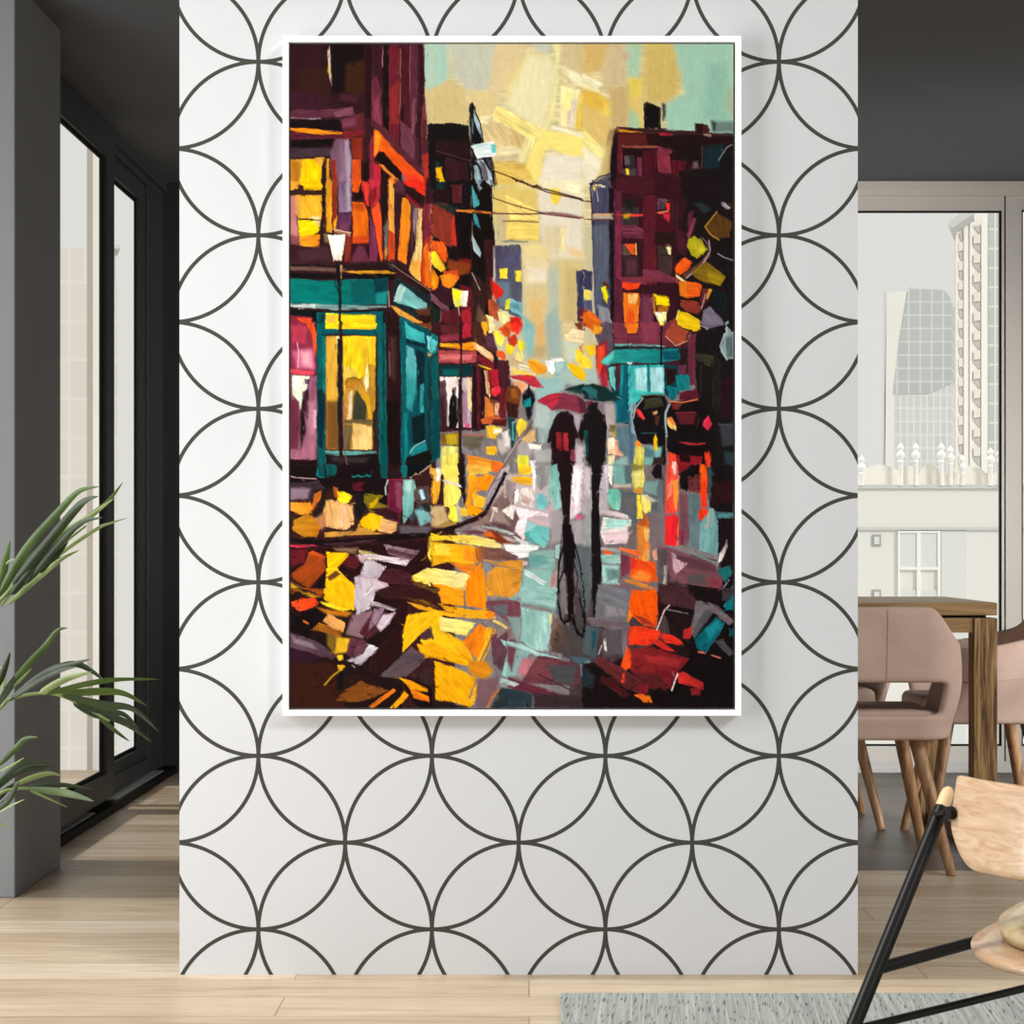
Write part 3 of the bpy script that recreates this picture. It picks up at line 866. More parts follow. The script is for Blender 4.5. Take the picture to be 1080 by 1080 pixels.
3cb0b0 s1 890,0 1030,80 1035,150 900,110
7ac8c8 s1 1050,90 1080,100 1080,210 1050,180
0c2c34 s1 895,110 1035,155 1040,185 900,150
6ab4b4-2c9090 s1 900,160 960,190 980,300 975,500 940,640 900,600
0e2a34 s1 965,190 1035,210 1030,440 1000,470 985,560 975,300
38a0a0 s1 1000,440 1025,430 1025,640 1000,640
0c2228 s1 940,680 1030,640 1040,860 950,860
18848a s1 920,900 1040,830 1050,900 940,960
a0c8c0 L4 925,930 960,880 1035,840
c8a060 s1 1050,200 1080,220 1080,300 1060,290
10383c s1 1055,240 1080,240 1080,960 1050,900
18140f s1 905,960 1080,900 1080,1000 960,1080 905,1080
7a3a20 s1 940,0 1080,0 1080,50 1000,20
1a1416 s1 330,930 700,940 710,1080 330,1080
5a9a90 s1 325,912 690,915 690,935 420,945 325,935
383030 s2 360,950 640,960 600,1000 380,990
10585a s1 530,1060 660,1065 660,1080 530,1080
2a1416 s1 420,0 445,0 450,1080 425,1080
8a4a58 L5 448,560 455,800 470,960 490,1080
3a2c30 L4 440,960 415,1060
e0a058 s1 1065,1030 1080,1020 1080,1080 1065,1080
@T8 455 340 6.75
3a1a20 s1 0,0 420,0 480,280 560,300 560,560 380,760 60,780 0,600
5a2428 s1 60,20 200,0 200,80 80,110
8a3040 s1 60,90 200,80 200,130 70,140
b82438 s1 215,0 285,0 285,100 215,120
4a2a20 s1 290,0 380,0 440,100 480,230 420,200 300,120
60384a s2 370,70 440,100 460,190 400,170
0c7a78 s1 0,70 45,100 45,220 0,230
58c0c0 s1 0,120 40,130 35,200 0,215
075a58 s1 0,240 50,230 60,960 0,1000
06444c s1 0,560 60,540 65,960 0,990
f08a10 s1 70,150 200,150 300,135 310,200 200,190 70,175
f8b020 s1 60,145 190,148 190,165 60,165
f8b070 s1 285,140 310,135 420,210 440,240 440,285 380,240 310,190
f8dcb0 s1 320,150 400,200 430,250 400,240 330,190
b04a50 s1 50,190 320,205 320,280 220,290 50,285
d87070 s1 60,225 290,225 280,270 60,265
7a1c28 s1 320,215 440,290 440,330 330,280
f0c020 s1 330,290 360,300 440,330 420,340 340,310
0c3438 s1 60,300 290,295 290,380 60,380
0c5c58 s2 80,330 200,330 190,380 80,375
e8dcd8 s1 60,385 200,385 200,750 110,740
5a3a40 s1 60,420 100,400 115,560 110,740 60,760
3a2028 s1 60,540 90,520 110,740 60,780
e8d0c8 s1 125,390 195,390 190,480 130,520
1a1214 s1 145,470 160,455 175,465 172,510 190,540 190,700 170,760 120,750 125,620 130,540 148,510
c8b0b8 s1 215,390 290,390 285,750 225,740
a07890 s2 215,500 250,480 260,740 225,720
e0c890 s1 255,390 285,390 285,640 260,600
e04068 s1 240,720 270,715 275,745 240,745
2a1218 s1 290,300 380,330 385,760 290,780
5a1c24 s1 320,300 350,300 350,760 325,760
e8b880 s1 365,330 400,340 415,460 420,540 390,500 380,380
c87c38 s1 380,520 440,560 450,680 380,690
e88030 s1 395,560 440,600 440,670 400,670
b02030 s1 400,330 475,330 480,460 420,460
4a2028 s1 470,260 550,270 550,480 490,500 480,380
701c28 s1 480,460 530,470 530,680 480,680
e83040 s1 430,470 480,450 495,500 460,530 425,520
7a3c30 s1 415,545 480,550 480,575 415,570
e0a080 s1 450,570 485,570 480,660 450,660
c0582c s1 350,690 440,660 540,690 500,720 360,720
5a2020 s1 440,690 540,680 530,740 420,730
f0c8a0 s1 555,300 620,340 740,360 740,380 560,370
c9a880 s2 560,230 620,260 660,300 560,300
1c1216 s1 450,235 475,240 470,290 455,285
e85c28 s1 460,205 510,200 530,230 525,275 470,240
f8d830-f8e850 s1 440,50 480,70 520,110 500,180 470,150 445,100
c8481c s1 470,50 530,20 570,50 560,110 520,100
f8a820 s1 345,0 400,0 410,50 385,95 365,50
f8e0a0 s1 405,0 450,0 440,60 415,80
e83020 s1 560,0 640,0 655,40 615,85 570,50
c83c20 s1 540,110 600,70 620,130 590,175 545,150
f8d020 s1 530,145 570,160 600,170 580,220 535,225
f8dc18 s1 620,120 680,145 665,190 630,205 615,160
f0e088 s1 590,215 640,200 660,240 640,285 600,260
8cb8b8 s4 640,40 740,40 730,240 680,260
dcb070 s4 740,20 810,0 810,240 740,240
a0b0a8 s4 810,0 920,0 930,240 830,260
b8a478 s4 740,170 820,170 800,250 700,250
c8d0b8 s3 940,120 1080,150 1080,220 960,300
d8c090 s2 920,0 1080,0 1080,100 950,120
f0d8a8 s1 950,90 1010,40 1080,70 1080,150 960,130
7a3c30 s1 1010,0 1080,0 1080,60 1040,50
f8a018-f0a028 s1 685,260 740,260 820,310 820,350 770,370 730,360 690,310
f0d058 s1 580,320 680,350 740,380 580,370
e4d8b0 s1 620,290 690,310 720,350 620,340
8ab4b0 s3 860,280 960,270 970,380 880,390
f4f0ec s1 810,265 870,270 880,340 860,370 830,340
e0e4e0 s1 850,255 930,250 945,275 870,280
a8c8c4 s2 880,280 940,290 930,360 885,350
c8ccc0 s1 930,370 980,370 975,390 880,395
f0dc40 s1 965,290 1000,290 1080,350 1075,420 1010,370 970,340
f8b810 s1 990,330 1040,330 1080,370 1080,400
f0e060 s1 1020,230 1060,180 1080,200 1080,290 1030,280
d88038 s1 1050,170 1080,150 1080,240 1060,230
98bcb8 s3 730,390 960,390 940,490 740,560
b0c0bc s3 740,560 860,600 840,780 720,740
d0c0a8 s2 560,380 760,400 740,480 600,480
b83040 s1 550,375 680,370 740,385 805,465 720,460 640,415 580,400
e03040 s1 600,385 700,380 740,400 700,410
f0a070 s1 580,410 680,440 650,500 590,460
5a3018-7a3c18 s1 540,460 560,440 610,450 640,490 630,560 620,680 550,670 520,590 530,500
3a1c1c s1 530,560 620,580 610,680 540,670
a05820 s2 560,470 610,470 620,540 570,540
1c3c40 s1 540,670 600,680 600,800 580,900 560,870 550,760
4a9890 s1 575,700 590,700 585,840 570,840
15141c s1 645,520 680,470 692,430 705,470 735,510 735,560 720,600 715,660 700,700 680,690 665,600 650,580
109090 s1 655,555 705,530 710,595 655,600
c0b0a8 s1 600,690 560,720 620,700
f5d030 s1 610,690 640,680 680,710 670,760 620,815 605,760
f0c030 s1 385,735 440,730 510,750 500,780 460,810 460,830 390,820
f8f0e0 s1 440,750 510,755 500,775 440,790
f4b820 s1 385,880 460,880 470,920 440,945 390,935
c0b0a8 s2 470,830 560,820 560,900 500,940 470,900
e4dcd8 s2 500,780 550,760 560,880 520,880
6a6050 s1 220,800 380,800 340,900 270,910 220,870
7a5a20 s1 60,790 200,780 200,880 70,870
c0a020 s1 90,790 190,790 190,870 110,870
a06a60 s1 220,785 380,790 380,810 220,805
e0d870 s1 70,880 200,880 195,1080 60,1080
f0e060 s1 80,950 190,930 190,1080 80,1080
f08a20-e8a030 s1 250,940 330,950 520,1000 440,1060 330,1060 260,1010
e87020 s1 420,980 520,1000 480,1040 430,1030
f0c840 s1 250,1010 420,1050 400,1080 260,1080
f8f0e8 s1 0,1030 60,1040 60,1080 0,1080
2a1818 s1 190,400 215,390 220,740 215,920 235,940 240,1080 190,1080
2a1818 s1 200,0 218,0 220,400 205,400
b0a4a0 s2 620,850 720,760 720,900 700,1000 600,1000
7a5a50 s1 690,730 720,740 560,940 500,1060 470,1080 540,960
c8b8b0 L4 690,760 620,840 520,990
6a4a40 L6 720,700 690,760 640,830
e8e040 s1 610,940 690,950 700,1080 615,1080
d8b070 s1 640,830 740,740 740,840 680,860
f4ece0 s1 690,860 790,870 770,930 740,940 740,900 700,900
f0e8f0 s1 700,980 740,980 735,1080 705,1080
a8a8a4 s2 720,900 850,900 850,1000 740,1000
98a8a8 s2 760,760 840,760 830,860 760,860
8f8f8c s2 740,1000 850,990 850,1080 740,1080
78b0a8 s1 850,1000 900,1010 890,1080 860,1080
a0b4b0 s3 860,620 900,640 840,760 820,760
b8405a-8a2c44 s1 755,560 830,515 900,500 900,560 860,630 820,590
7a3850 s1 900,500 960,505 1030,540 1060,640 1010,630 960,590 900,600
c85a80 s2 960,560 1040,560 1060,640 1000,620
5a2038 s1 1020,530 1080,560 1080,640 1060,650
183c3c s1 940,480 1010,450 1080,440 1080,520 1020,500
241418 s1 920,630 970,640 1000,690 1020,760 1050,830 1010,800 1010,860 1030,1000 1010,1010 960,1020 850,1000 860,800 830,850 840,780 870,690
8a2038 s1 930,790 960,790 975,890 940,910 920,880
5a1c28 s1 890,780 930,780 920,880 890,860
a83858 s2 935,700 965,690 965,720 940,725
8a3050 s1 990,900 1020,900 1020,990 990,980
221416 s1 900,1010 1000,1000 980,1080 910,1080
221416 s1 1045,780 1080,660 1080,860 1050,820
c8bcc0 s3 1030,860 1080,880 1080,1080 1020,1080
b8a8b0 s3 1000,640 1060,660 1050,760 1030,760
d0b8c0 s2 1030,900 1050,890 1050,980 1035,980
@T9 615 340 6.353
5a4a58 s1 60,0 200,0 200,180 150,240 100,160
8a2838 s1 80,160 160,110 180,260 150,440 90,400
d84020 s1 100,180 130,160 140,240 110,360 90,330
b82838 s1 95,340 160,330 160,430 100,400
7a3444-6a2c3c s1 205,0 640,0 650,170 205,150
8a3a4c s2 380,0 500,0 490,130 400,130
f07818 s1 270,0 370,0 360,75 310,70 280,30
4a2028 L5 375,0 365,80 300,80
f8e060 s1 500,0 545,0 540,20 510,20
a84830 s1 550,60 600,0 700,60 690,120 640,155 560,100
e8a080 L4 550,90 620,155 700,120 715,70
f8c810 s1 620,0 780,0 785,40 740,60 660,30
6a6070 s1 790,0 940,0 920,50 840,45
1c1818 s1 750,60 1010,0 1010,1016 860,1016 750,500
6a2c3c s1 700,100 750,70 750,420 690,420
2a1c20 s1 640,170 700,160 700,350 640,340
6a3048 s1 635,290 690,280 690,350 640,350
3c3428 s1 750,200 890,230 850,300 740,240
8a9a9c s1 920,160 960,20 1010,80 1010,240 960,250 920,200
5a686c s1 950,100 1000,80 1000,230 960,230
c0d0d0 L4 960,30 915,160 960,250
2c9c94-0c8080 s1 105,260 210,180 640,170 650,245 540,270 210,270 160,290
0c5060 s1 520,190 640,185 640,245 540,250
58c0b4 s1 105,262 205,185 205,240 160,285
6ab0a8 s1 210,140 500,145 560,160 210,165
1c2428 s1 210,150 510,165 640,160 640,172 210,180
0c3c40 s1 160,290 560,270 560,420 640,470 600,520 540,480 300,680 220,670 180,420
70c0b8 s1 165,300 215,290 215,460 185,420
5a2030 s1 220,290 250,285 250,460 225,440
0c5c6c s1 250,280 300,270 300,660 230,660
1c8a8c s1 250,280 270,280 265,500 250,480
34a8a8-50b8b8 s1 300,285 540,280 545,480 400,490 340,560 300,600
a8dcdc s1 345,300 425,300 425,470 350,470
a8d8dc s1 445,300 540,300 540,470 450,470
1c6c70 s1 425,280 445,280 450,480 428,480
40c0b8 s1 320,450 540,470 400,500 320,560
0c4048 s1 540,280 640,290 640,470 590,520 550,470
2a1418 s1 545,300 625,310 620,400 560,420
0c7c7c-14787c s1 615,350 710,350 715,455 640,460 620,420
106c78 s1 560,420 640,440 610,520 570,500
5a1c28 s1 640,470 760,440 780,520 640,520
e0d0c0 s1 290,260 335,265 320,280 295,278
0c8088 L5 230,520 232,670 300,660
0c6878 s1 205,520 235,540 235,670 215,660
8a7080 s2 60,500 120,560 200,560 200,640 150,640
7a3048 s1 0,530 60,520 90,560 40,570
b0a4a0 s3 140,540 215,540 215,760 150,760
1c2c30-183038 s1 0,440 60,410 130,430 250,510 140,530 0,510
306470 s1 20,450 70,430 110,500 40,510
a8c8c8 L4 70,415 120,440 250,508
1c1a1c s1 50,530 100,530 95,570 150,640 150,700 140,780 150,910 120,1016 50,1016 20,900 0,700 0,620 20,590
5c2030 s2 0,700 20,720 20,780 0,780
0c5c58 s1 10,720 40,720 40,900 15,900
c0b0b0 s2 150,640 200,660 180,740 150,720
d8a830 s1 185,690 240,710 230,770 200,760
807048 s1 170,680 220,690 200,740 170,730
f0c8a0 s1 160,780 280,780 265,895 165,880
f8e0c0 s1 165,770 210,770 205,850 165,850
f0a080 s1 210,790 275,785 260,890 215,880
f0d8a0 s1 160,890 210,890 200,960 160,950
8aaca8 s2 160,960 300,880 300,1016 160,1016
5a7884 s2 210,700 300,700 300,900 240,860
4c6c80 s1 300,600 340,620 350,800 340,1016 305,1016
889ca8 s1 305,560 350,520 360,760 320,740
1a1418 s1 400,490 470,480 545,490 570,540 545,640 560,1016 480,1000 480,820 370,810 345,720 330,620 360,550
3c3828 s1 410,510 520,500 540,560 400,580
685848 L5 385,490 470,482 545,490
c8c8c8 L5 400,505 350,570 335,640
e83838 s1 345,570 385,590 415,640 400,650 365,630
d8a060 s1 460,600 495,588 500,605 480,620
4a2c24 s1 480,630 520,620 500,690 480,680
2c5850 L6 390,740 490,740
7ab0a8 s2 400,830 530,830 520,900 470,960 410,1016
5a7880 s2 380,820 470,850 480,900 400,900
e8e068-d8c850 s1 345,800 370,790 405,830 410,960 380,1016 320,1016 340,900
f08830 s1 345,800 365,785 400,830 350,830
f8c010 s1 470,780 485,745 500,790 495,860 470,850
3a2428 s1 470,900 540,900 540,1016 440,1016
1a1214 s1 580,530 760,510 830,560 860,640 870,860 820,860 620,860 560,840 550,640
7a2c24 s1 590,540 660,545 640,580 600,580
e07848 L7 580,528 660,535 760,515
5c2028 s2 620,600 760,600 740,680 640,680
8a3040 L4 620,605 750,600
5a2430 L4 775,640 760,700
a8c8d0 L7 580,545 550,600 550,680 560,760
f8b050-f8d880 s1 555,640 580,630 625,700 620,725 590,710 560,680
e88040 s1 560,635 590,630 620,680 600,690
e03050 s1 795,670 840,620 860,680 835,725 800,690
b83038 s1 630,800 820,805 815,815 700,820
1c0f12 s1 560,830 870,820 870,880 820,960 620,960 570,900
8a1c24 s1 620,880 800,900 780,1016 640,1016
2a1014 s1 640,860 720,880 720,940 650,930
f04830-f04030 s1 570,860 620,880 635,960 630,1016 560,1016
f8c8b0 s1 590,930 620,930 625,1016 595,1016
f04020 s1 805,870 845,860 860,900 855,970 830,960
f86018 s1 770,960 820,950 825,1016 775,1016
20303c s1 835,970 860,960 865,1016 830,1016
1c4c4c s1 970,360 985,370 980,520 970,520
24201f s1 870,200 920,260 910,640 860,560
3c3c44 s2 910,680 1000,670 1010,820 930,830
2c3c40 s2 940,860 1010,870 1010,1000 950,960
3a3034 L4 790,280 785,460
2a1420 s1 915,380 1010,350 1010,640 920,640
605058 L4 905,680 1000,690
@T10 295 490 6.75
1c1012 s1 72,0 780,0 790,100 760,330 500,210 300,180 72,160
c0a0a0 L5 80,85 200,96 260,98
0c4c50 s1 265,0 325,0 325,90 300,98 268,80
10888a L6 268,30 280,80 320,88
10888a s1 510,70 655,68 655,40 662,60 655,85 520,85
0c5050 s1 330,0 410,0 410,70 340,85
0a4c4c s1 710,0 770,0 770,92 720,92
5a1824 s1 510,120 600,120 590,190 520,180
2a1418 s1 775,0 860,0 860,110 780,90
0a6c70 s1 860,0 905,0 905,90 870,98
101418 s1 905,0 1060,0 940,90 905,90
d0b090 L5 1080,0 1010,50 930,90
b02048 L6 760,105 870,105
6a1a34 s1 770,110 860,110 870,240 850,420 760,380
8a4058 s2 820,120 870,120 865,320 830,300
b8d0c8 L7 770,110 752,160 756,210
90c4bc-6aa8a0 s1 880,105 960,100 970,160 950,340 880,420 870,240
a8d0c8 s2 890,110 940,110 930,200 890,180
5a4848 s1 950,180 1000,150 1060,150 1080,260 1000,280 960,260
a8d0d8 s1 985,180 1020,170 1035,240 1010,250
3c4448 s1 920,380 1000,260 1020,300 940,420
7ab0b0 s2 960,320 1060,300 1080,400 1000,440
60585c s2 850,430 1080,440 1060,490 860,490
1c2828 s1 1020,280 1080,270 1080,340 1030,330
3c2c34 s1 72,130 280,110 330,180 240,240 72,250
8a7080 s2 72,160 220,170 200,240 72,250
2a1c18 s1 240,180 400,160 340,350 260,380 220,320
c86820 s1 250,200 300,180 290,240 240,330 220,310
e8a030-d88018 s1 72,265 220,270 235,340 160,360 72,320
c88820-b87010 s1 85,400 200,350 310,400 300,440 265,515 170,510 90,460
3a2418 s1 72,350 110,380 100,430 72,430
e0a860-f0b878 s1 330,245 420,250 525,290 530,420 470,470 330,440 310,340
f0b888 s1 430,280 470,290 470,440 430,440
c08050 s2 250,380 330,330 330,440 300,460
3a2018 s1 330,180 400,190 400,260 330,230
b05818 s1 380,150 415,160 420,230 390,230
f8dc10-f8e020 s1 410,185 460,190 515,220 500,265 460,275 410,250
1c1818 s1 530,200 640,220 620,300 580,400 540,380
7a6a18 s1 600,205 740,215 700,260 780,300 700,340 640,330 600,260
e0b000 s1 640,280 700,225 700,270 670,310 640,310
f8c000-f8b818 s1 590,370 640,340 660,340 740,370 720,460 660,470 560,430
e8b070-e0a868 s1 730,380 840,410 830,470 790,490 700,470
3a1820 s1 640,310 760,300 850,340 850,400 760,380
c89038 s1 320,480 540,470 560,430 700,480 800,490 560,500 320,515
2c2020 s1 440,460 540,450 520,470 450,470
1a1012 s1 72,515 300,530 560,520 830,490 1080,480 1080,510 820,545 560,560 400,590 72,550
4a2c34 s1 300,560 560,540 700,530 560,590 400,585
e03850 s1 72,568 200,568 310,580 260,592 120,590 72,582
d84868 s1 820,548 1030,540 960,558 860,562
2c1214 s1 72,590 1080,530 1080,945 72,945
6a1c24 s2 72,600 200,600 180,700 80,720
b04818-8a3c10 s1 210,620 320,650 330,740 210,890 80,800 90,770 180,700
d05018 s1 200,625 240,610 320,650 300,665
7a4818 s1 80,820 200,890 180,945 72,945
c89818 s2 80,840 160,880 150,920 80,880
1a1010 s1 320,780 325,870 240,945 190,930
383838 L6 80,830 180,900
f8c800-f8b800 s1 330,620 490,625 490,650 440,700 400,760 340,740
f8c010 s1 330,740 400,720 520,850 535,945 320,945 330,800
6a4020 s1 330,800 400,750 440,780 360,830
b8a060 s1 560,600 620,610 700,640 640,680 560,650
8a6c50 s2 380,590 560,590 540,630 400,610
d8c8cc s1 570,630 760,650 930,670 900,720 760,690 600,670
b8a0a8 s1 540,640 640,640 600,700 560,690
a08890-80606c s1 740,565 1000,610 930,680 780,640
5a343e s1 770,590 960,640 930,670 760,625
e8d8d8 L4 640,635 880,690
c4b8c0-b0a0a8 s1 610,680 650,670 760,720 700,820 570,780
b8a0a8 s1 530,800 580,770 780,850 700,890 560,945 540,900
5a1c20 s1 490,650 560,640 570,700 540,740 440,710
2a1416 s1 440,710 560,750 580,780 480,740
4a2028 s1 760,740 860,740 950,790 940,850 800,850 700,820
3a1a14 s1 720,880 1080,830 1080,945 660,945
e8e0e8 s1 600,920 660,860 640,920 610,935
6a4820 s2 960,830 1080,870 1080,940 880,930
8a6018 L6 1010,680 1040,660
f8d040-f8e078 s1 935,800 1040,730 1080,740 1080,860 960,830
f0c838 s1 1060,500 1080,510 1080,700 1050,640
@T11 455 490 6.75
c0b0b0 s3 540,60 900,60 900,430 560,560 300,440 420,300
8a7068-6a5054 s1 420,300 520,160 600,170 580,300 660,430 640,540 480,500 250,420
5c4448 s2 380,420 520,400 560,470 420,480
e8a828 s1 0,20 65,30 60,180 40,280 0,270
f4ece4 s1 30,20 70,30 60,110 35,120
f4e060 s1 80,0 195,0 190,180 220,200 150,300 90,300
f8e868 s1 110,120 190,160 220,190 180,290 120,260
c8a878 s2 0,290 90,290 130,400 60,440 0,440
f8e848 s1 130,280 190,300 190,400 170,420 120,380
e8c040 s1 190,290 280,320 260,360 200,370
b8b0a0 s1 170,260 200,300 220,400 190,400
b08848 s2 20,440 130,400 200,420 100,450
1c1214 s1 190,0 240,0 250,260 235,290 215,200 190,130
f0a020-f89810 s1 245,60 320,70 340,180 300,220 280,300 240,280 260,160
f88c08 s1 320,90 400,65 450,80 400,180 330,190
e8b040 s1 250,0 430,0 420,40 310,60 250,50
e86820 s1 420,10 520,0 460,60 430,40
f8c838-f8b820 s1 290,200 400,240 370,310 300,300
f89c08 s1 240,270 300,290 380,330 310,370 260,360
d8c8c0 s1 60,100 200,130 220,160 100,130
b8a8a8-a09098 s1 500,30 560,0 540,60 430,250 370,300 400,220 450,120
1c1014 s1 520,40 545,60 480,180 400,340 370,370 340,380 380,320 410,270
301418-1c1010 s1 400,310 400,345 340,395 160,460 0,495 0,475 150,430 300,370
988888 s1 530,100 600,120 570,300 520,200
b8a098 s1 510,170 530,150 530,240 515,230
f8c828 s1 620,0 715,0 710,60 610,70
f0b020 s1 560,90 710,75 720,140 620,130
e8a040 L5 560,110 640,135 700,145
f4f0e8 s1 715,0 745,0 735,180 715,170
9c9898-8f8c8a s1 745,0 850,0 840,130 780,180 745,150
78b0a8-90c0b8 s1 850,0 900,0 930,300 880,330 830,200
e8d8d0 s1 640,160 740,170 720,300 650,290 620,220
c0a098 s1 630,200 720,250 690,290 640,260
f8f4e8 s1 590,190 620,160 620,250 590,280
f8f0e8-f4e4dc s1 500,330 560,275 600,290 580,390 550,370
a08880 s2 430,300 500,330 560,430 430,400
d0bcb8 s1 430,300 470,300 470,340 440,330
e8e0dc L5 440,340 420,400
f4dce0 s1 600,300 830,345 830,368 740,360 680,380 660,540 590,470 620,380
78c0c4 s1 745,200 800,210 835,260 830,300 800,325 740,300
b890a0 s1 830,250 850,260 845,300 835,330
e8b8b0 L5 700,380 780,410 860,430
a89ca0 s3 840,330 930,330 930,540 850,560
50a8a4-78c0bc s1 690,400 740,430 835,440 840,530 800,600 680,540 660,490
a0d0c8 s2 680,400 740,430 700,470 665,480
d8dcd8 s1 570,500 660,540 770,580 740,600 640,570
f0ece8 s1 510,560 650,570 760,580 760,600 700,620 700,660 620,660 530,610
a8b4ac s1 300,430 460,440 600,490 560,500 420,460
88b0a8 s2 700,620 880,600 880,740 720,740
6aa09c s2 690,640 800,640 840,700 700,740
8cb8b0 s3 650,740 860,740 860,945 640,945
c8d8d4 s1 660,740 820,830 800,860 660,780
a8d4cc s1 880,570 915,560 910,670 885,660
b0a0a0 s2 860,780 900,740 890,945 820,945
b87c78 s1 850,800 880,750 885,830 850,880
7a3018 s2 380,480 440,460 540,540 600,560 500,560 400,520
e06820 s2 350,490 420,470 460,520 400,510
6a3038 s2 210,470 370,470 370,490 250,490
f8c818-f8e098 s1 0,490 60,500 300,500 450,535 520,590 470,595 300,570 100,540 0,540
f8b810-f8a818 s1 0,545 290,575 330,600 330,690 260,720 130,690 0,720
f8d040 s1 20,560 150,570 130,640 30,640
f09020 s2 240,600 330,620 320,700 230,680
b06028 s1 310,600 360,570 370,690 320,680
8a5a48-6a484a s1 360,580 500,600 620,650 600,680 480,680 370,670
d8902c s1 360,670 480,690 640,670 670,690 640,750 480,720
c8b8b8 s1 650,680 690,690 680,720 650,710
f8e4a0-f8f0c0 s1 0,730 180,760 200,800 270,790 270,830 240,900 200,850 60,830 0,830
e88018 s1 120,690 320,710 290,800 220,760
f88808 s1 350,690 380,780 390,945 270,945 280,820
b07828 s1 330,720 370,690 360,760 310,780
888890 s1 365,700 420,700 390,800 375,780
d89838-c8842c s1 395,770 460,720 640,750 640,820 540,940 400,935 385,840
e0a850 s2 430,760 520,760 540,860 420,900
f88c08 s1 640,820 640,870 590,940 540,940
8ca8a8 s1 640,830 660,880 640,945 590,945
f89c10 s1 0,830 100,830 220,860 220,945 60,945 30,890
3a2418 s1 0,860 40,870 50,945 0,945
8a8884 s1 390,935 540,940 540,945 390,945
e4d4d8 s2 1000,0 1080,0 1080,320 980,400 970,200
f8f0ee s1 1010,20 1060,40 1040,300 1000,260
d0a8b8 s1 1060,130 1080,120 1080,320 1060,300
e05080 s1 1020,370 1045,345 1065,370 1040,395
a8a0a0 s2 1000,400 1080,390 1080,560 1010,560
8c9c9c s2 1020,560 1080,570 1080,800 1050,760
1c1014 s1 895,0 1010,0 1000,100 985,280 980,420 985,430 1000,520 1010,600 990,740 970,700 940,600 930,430 940,400 930,260
989090 s1 940,150 955,100 965,300 950,290
88888a s1 945,340 965,330 965,400 950,400
807478 s2 920,640 940,620 960,740 950,760 900,945 905,760
160f12 s1 935,560 1005,560 1010,700 990,760 980,945 960,945 960,760 940,640
160f12 L7 935,600 910,700 900,800 898,945
160f12 L6 1010,560 1030,680 1060,800 1080,945
706868 s1 1010,620 1040,740 1060,945 1000,945 990,800
160f12 L5 930,760 905,850 915,945
8a7c7c s1 915,850 950,770 970,850 960,945 915,945
1c1416 L6 1000,620 1040,800 1030,945
241c1e s2 985,780 1010,800 1030,945 990,945
@T12 615 490 6.353
776c6e s2 0,0 560,0 560,889 0,889
c8bcbc s2 0,0 50,20 60,300 0,320
a8a0a0 s2 0,200 55,200 60,540 0,540
989c98 s2 0,330 50,330 50,600 0,600
b0a8ac s2 100,60 165,60 170,300 110,340
d8ccd4-b8acb0 s1 110,0 160,0 170,180 160,310 90,320 95,160
f4f0e4 s1 160,0 200,0 190,140 170,120
78a8a0 s2 200,0 300,0 290,130 200,140
586c70 s2 270,0 330,0 320,180 290,130
d0b8a8 s2 200,130 320,130 320,150 200,155
60b8a0-88ccb4 s1 170,160 230,160 260,200 240,305 180,290 160,230
a8c8c0 L4 255,190 240,300
586068 s2 250,180 350,180 360,420 330,480 300,350 250,310
6a6668 s3 260,210 350,210 340,330 270,300
c8b8b8-d8c8c8 s1 150,300 220,310 300,340 300,360 200,345 60,330 60,320
e8e8e0-e8d0d4 s1 130,350 320,365 325,420 290,530 140,530 115,450
a8d8cc s1 140,360 310,370 320,400 160,430
e8c8cc s2 130,450 290,440 280,520 150,520
78685c s2 300,420 330,400 340,520 300,560
7c6c70 s2 400,330 540,330 540,560 470,560 450,420
606c70 s2 400,100 530,110 520,330 450,320 400,200
7c9c98 s2 410,110 500,110 490,200 400,180
5c6468 s1 450,200 520,220 510,310 450,300
e8dc88-c8b840 s1 330,30 400,10 410,100 395,190 340,185 325,110
f0e080 s1 340,60 380,50 385,140 345,140
88803c s2 320,0 400,0 400,30 330,40
c88830 s1 330,160 400,150 395,190 340,190
f8d838 s1 360,200 385,200 400,360 360,360
f8e888-f8e060 s1 385,200 430,200 455,260 450,310 410,330 390,300
c8c0a8 s2 390,190 500,240 450,250 420,220
c85a20 s1 360,380 390,370 415,330 440,380 440,410 370,410
d8802c-e88838 s1 355,400 440,410 445,580 430,660 370,640
f8c070 s1 400,420 445,425 440,500 420,520
e8a050 s1 400,580 440,560 445,660 400,650
e86830 s1 240,550 360,570 400,600 380,620 240,570
e05820 s1 130,570 200,575 190,612 140,610
a8a8a0 s1 60,550 250,560 250,600 130,570
88b8b0-a8c8c0 s1 120,600 250,600 250,660 100,660
a8d0c8 s2 110,670 240,670 230,800 130,790
6c8c88 s2 150,690 250,700 240,760 160,780
7a3848 s1 250,600 320,610 310,720 250,760
f04018-f86010 s1 320,610 400,640 480,650 500,780 430,790 310,750
f88830 s2 320,740 380,700 460,740 440,780 330,770
e03828 s1 320,615 370,630 350,700 315,700
d88030 s1 260,758 330,770 490,825 470,830 380,820 280,780
806468 s2 150,830 280,790 420,840 380,870 160,850
f8a020 L5 160,845 310,868
f85008 s1 310,850 490,850 490,889 320,889
888c90 s2 120,840 310,870 310,889 120,889
141014 s1 60,0 130,0 130,60 100,160 80,200 75,240 120,560 125,700 115,889 65,889 55,600 50,400 60,260 55,120
4c3c40 s1 60,320 80,320 110,540 80,520
201418 s1 450,60 480,0 540,0 540,110 480,90
685c60 s1 530,0 555,0 550,300 540,300 520,120
f8503c-f84838 s1 560,0 630,0 640,160 630,320 545,330 550,160
f89070 s1 565,130 600,90 590,200 560,240
f8d0c0 s1 590,0 620,0 625,70 600,60
f89838 s1 600,110 635,90 640,180 620,315 605,240
f82c30-f02030 s1 550,340 610,330 650,355 630,545 545,540
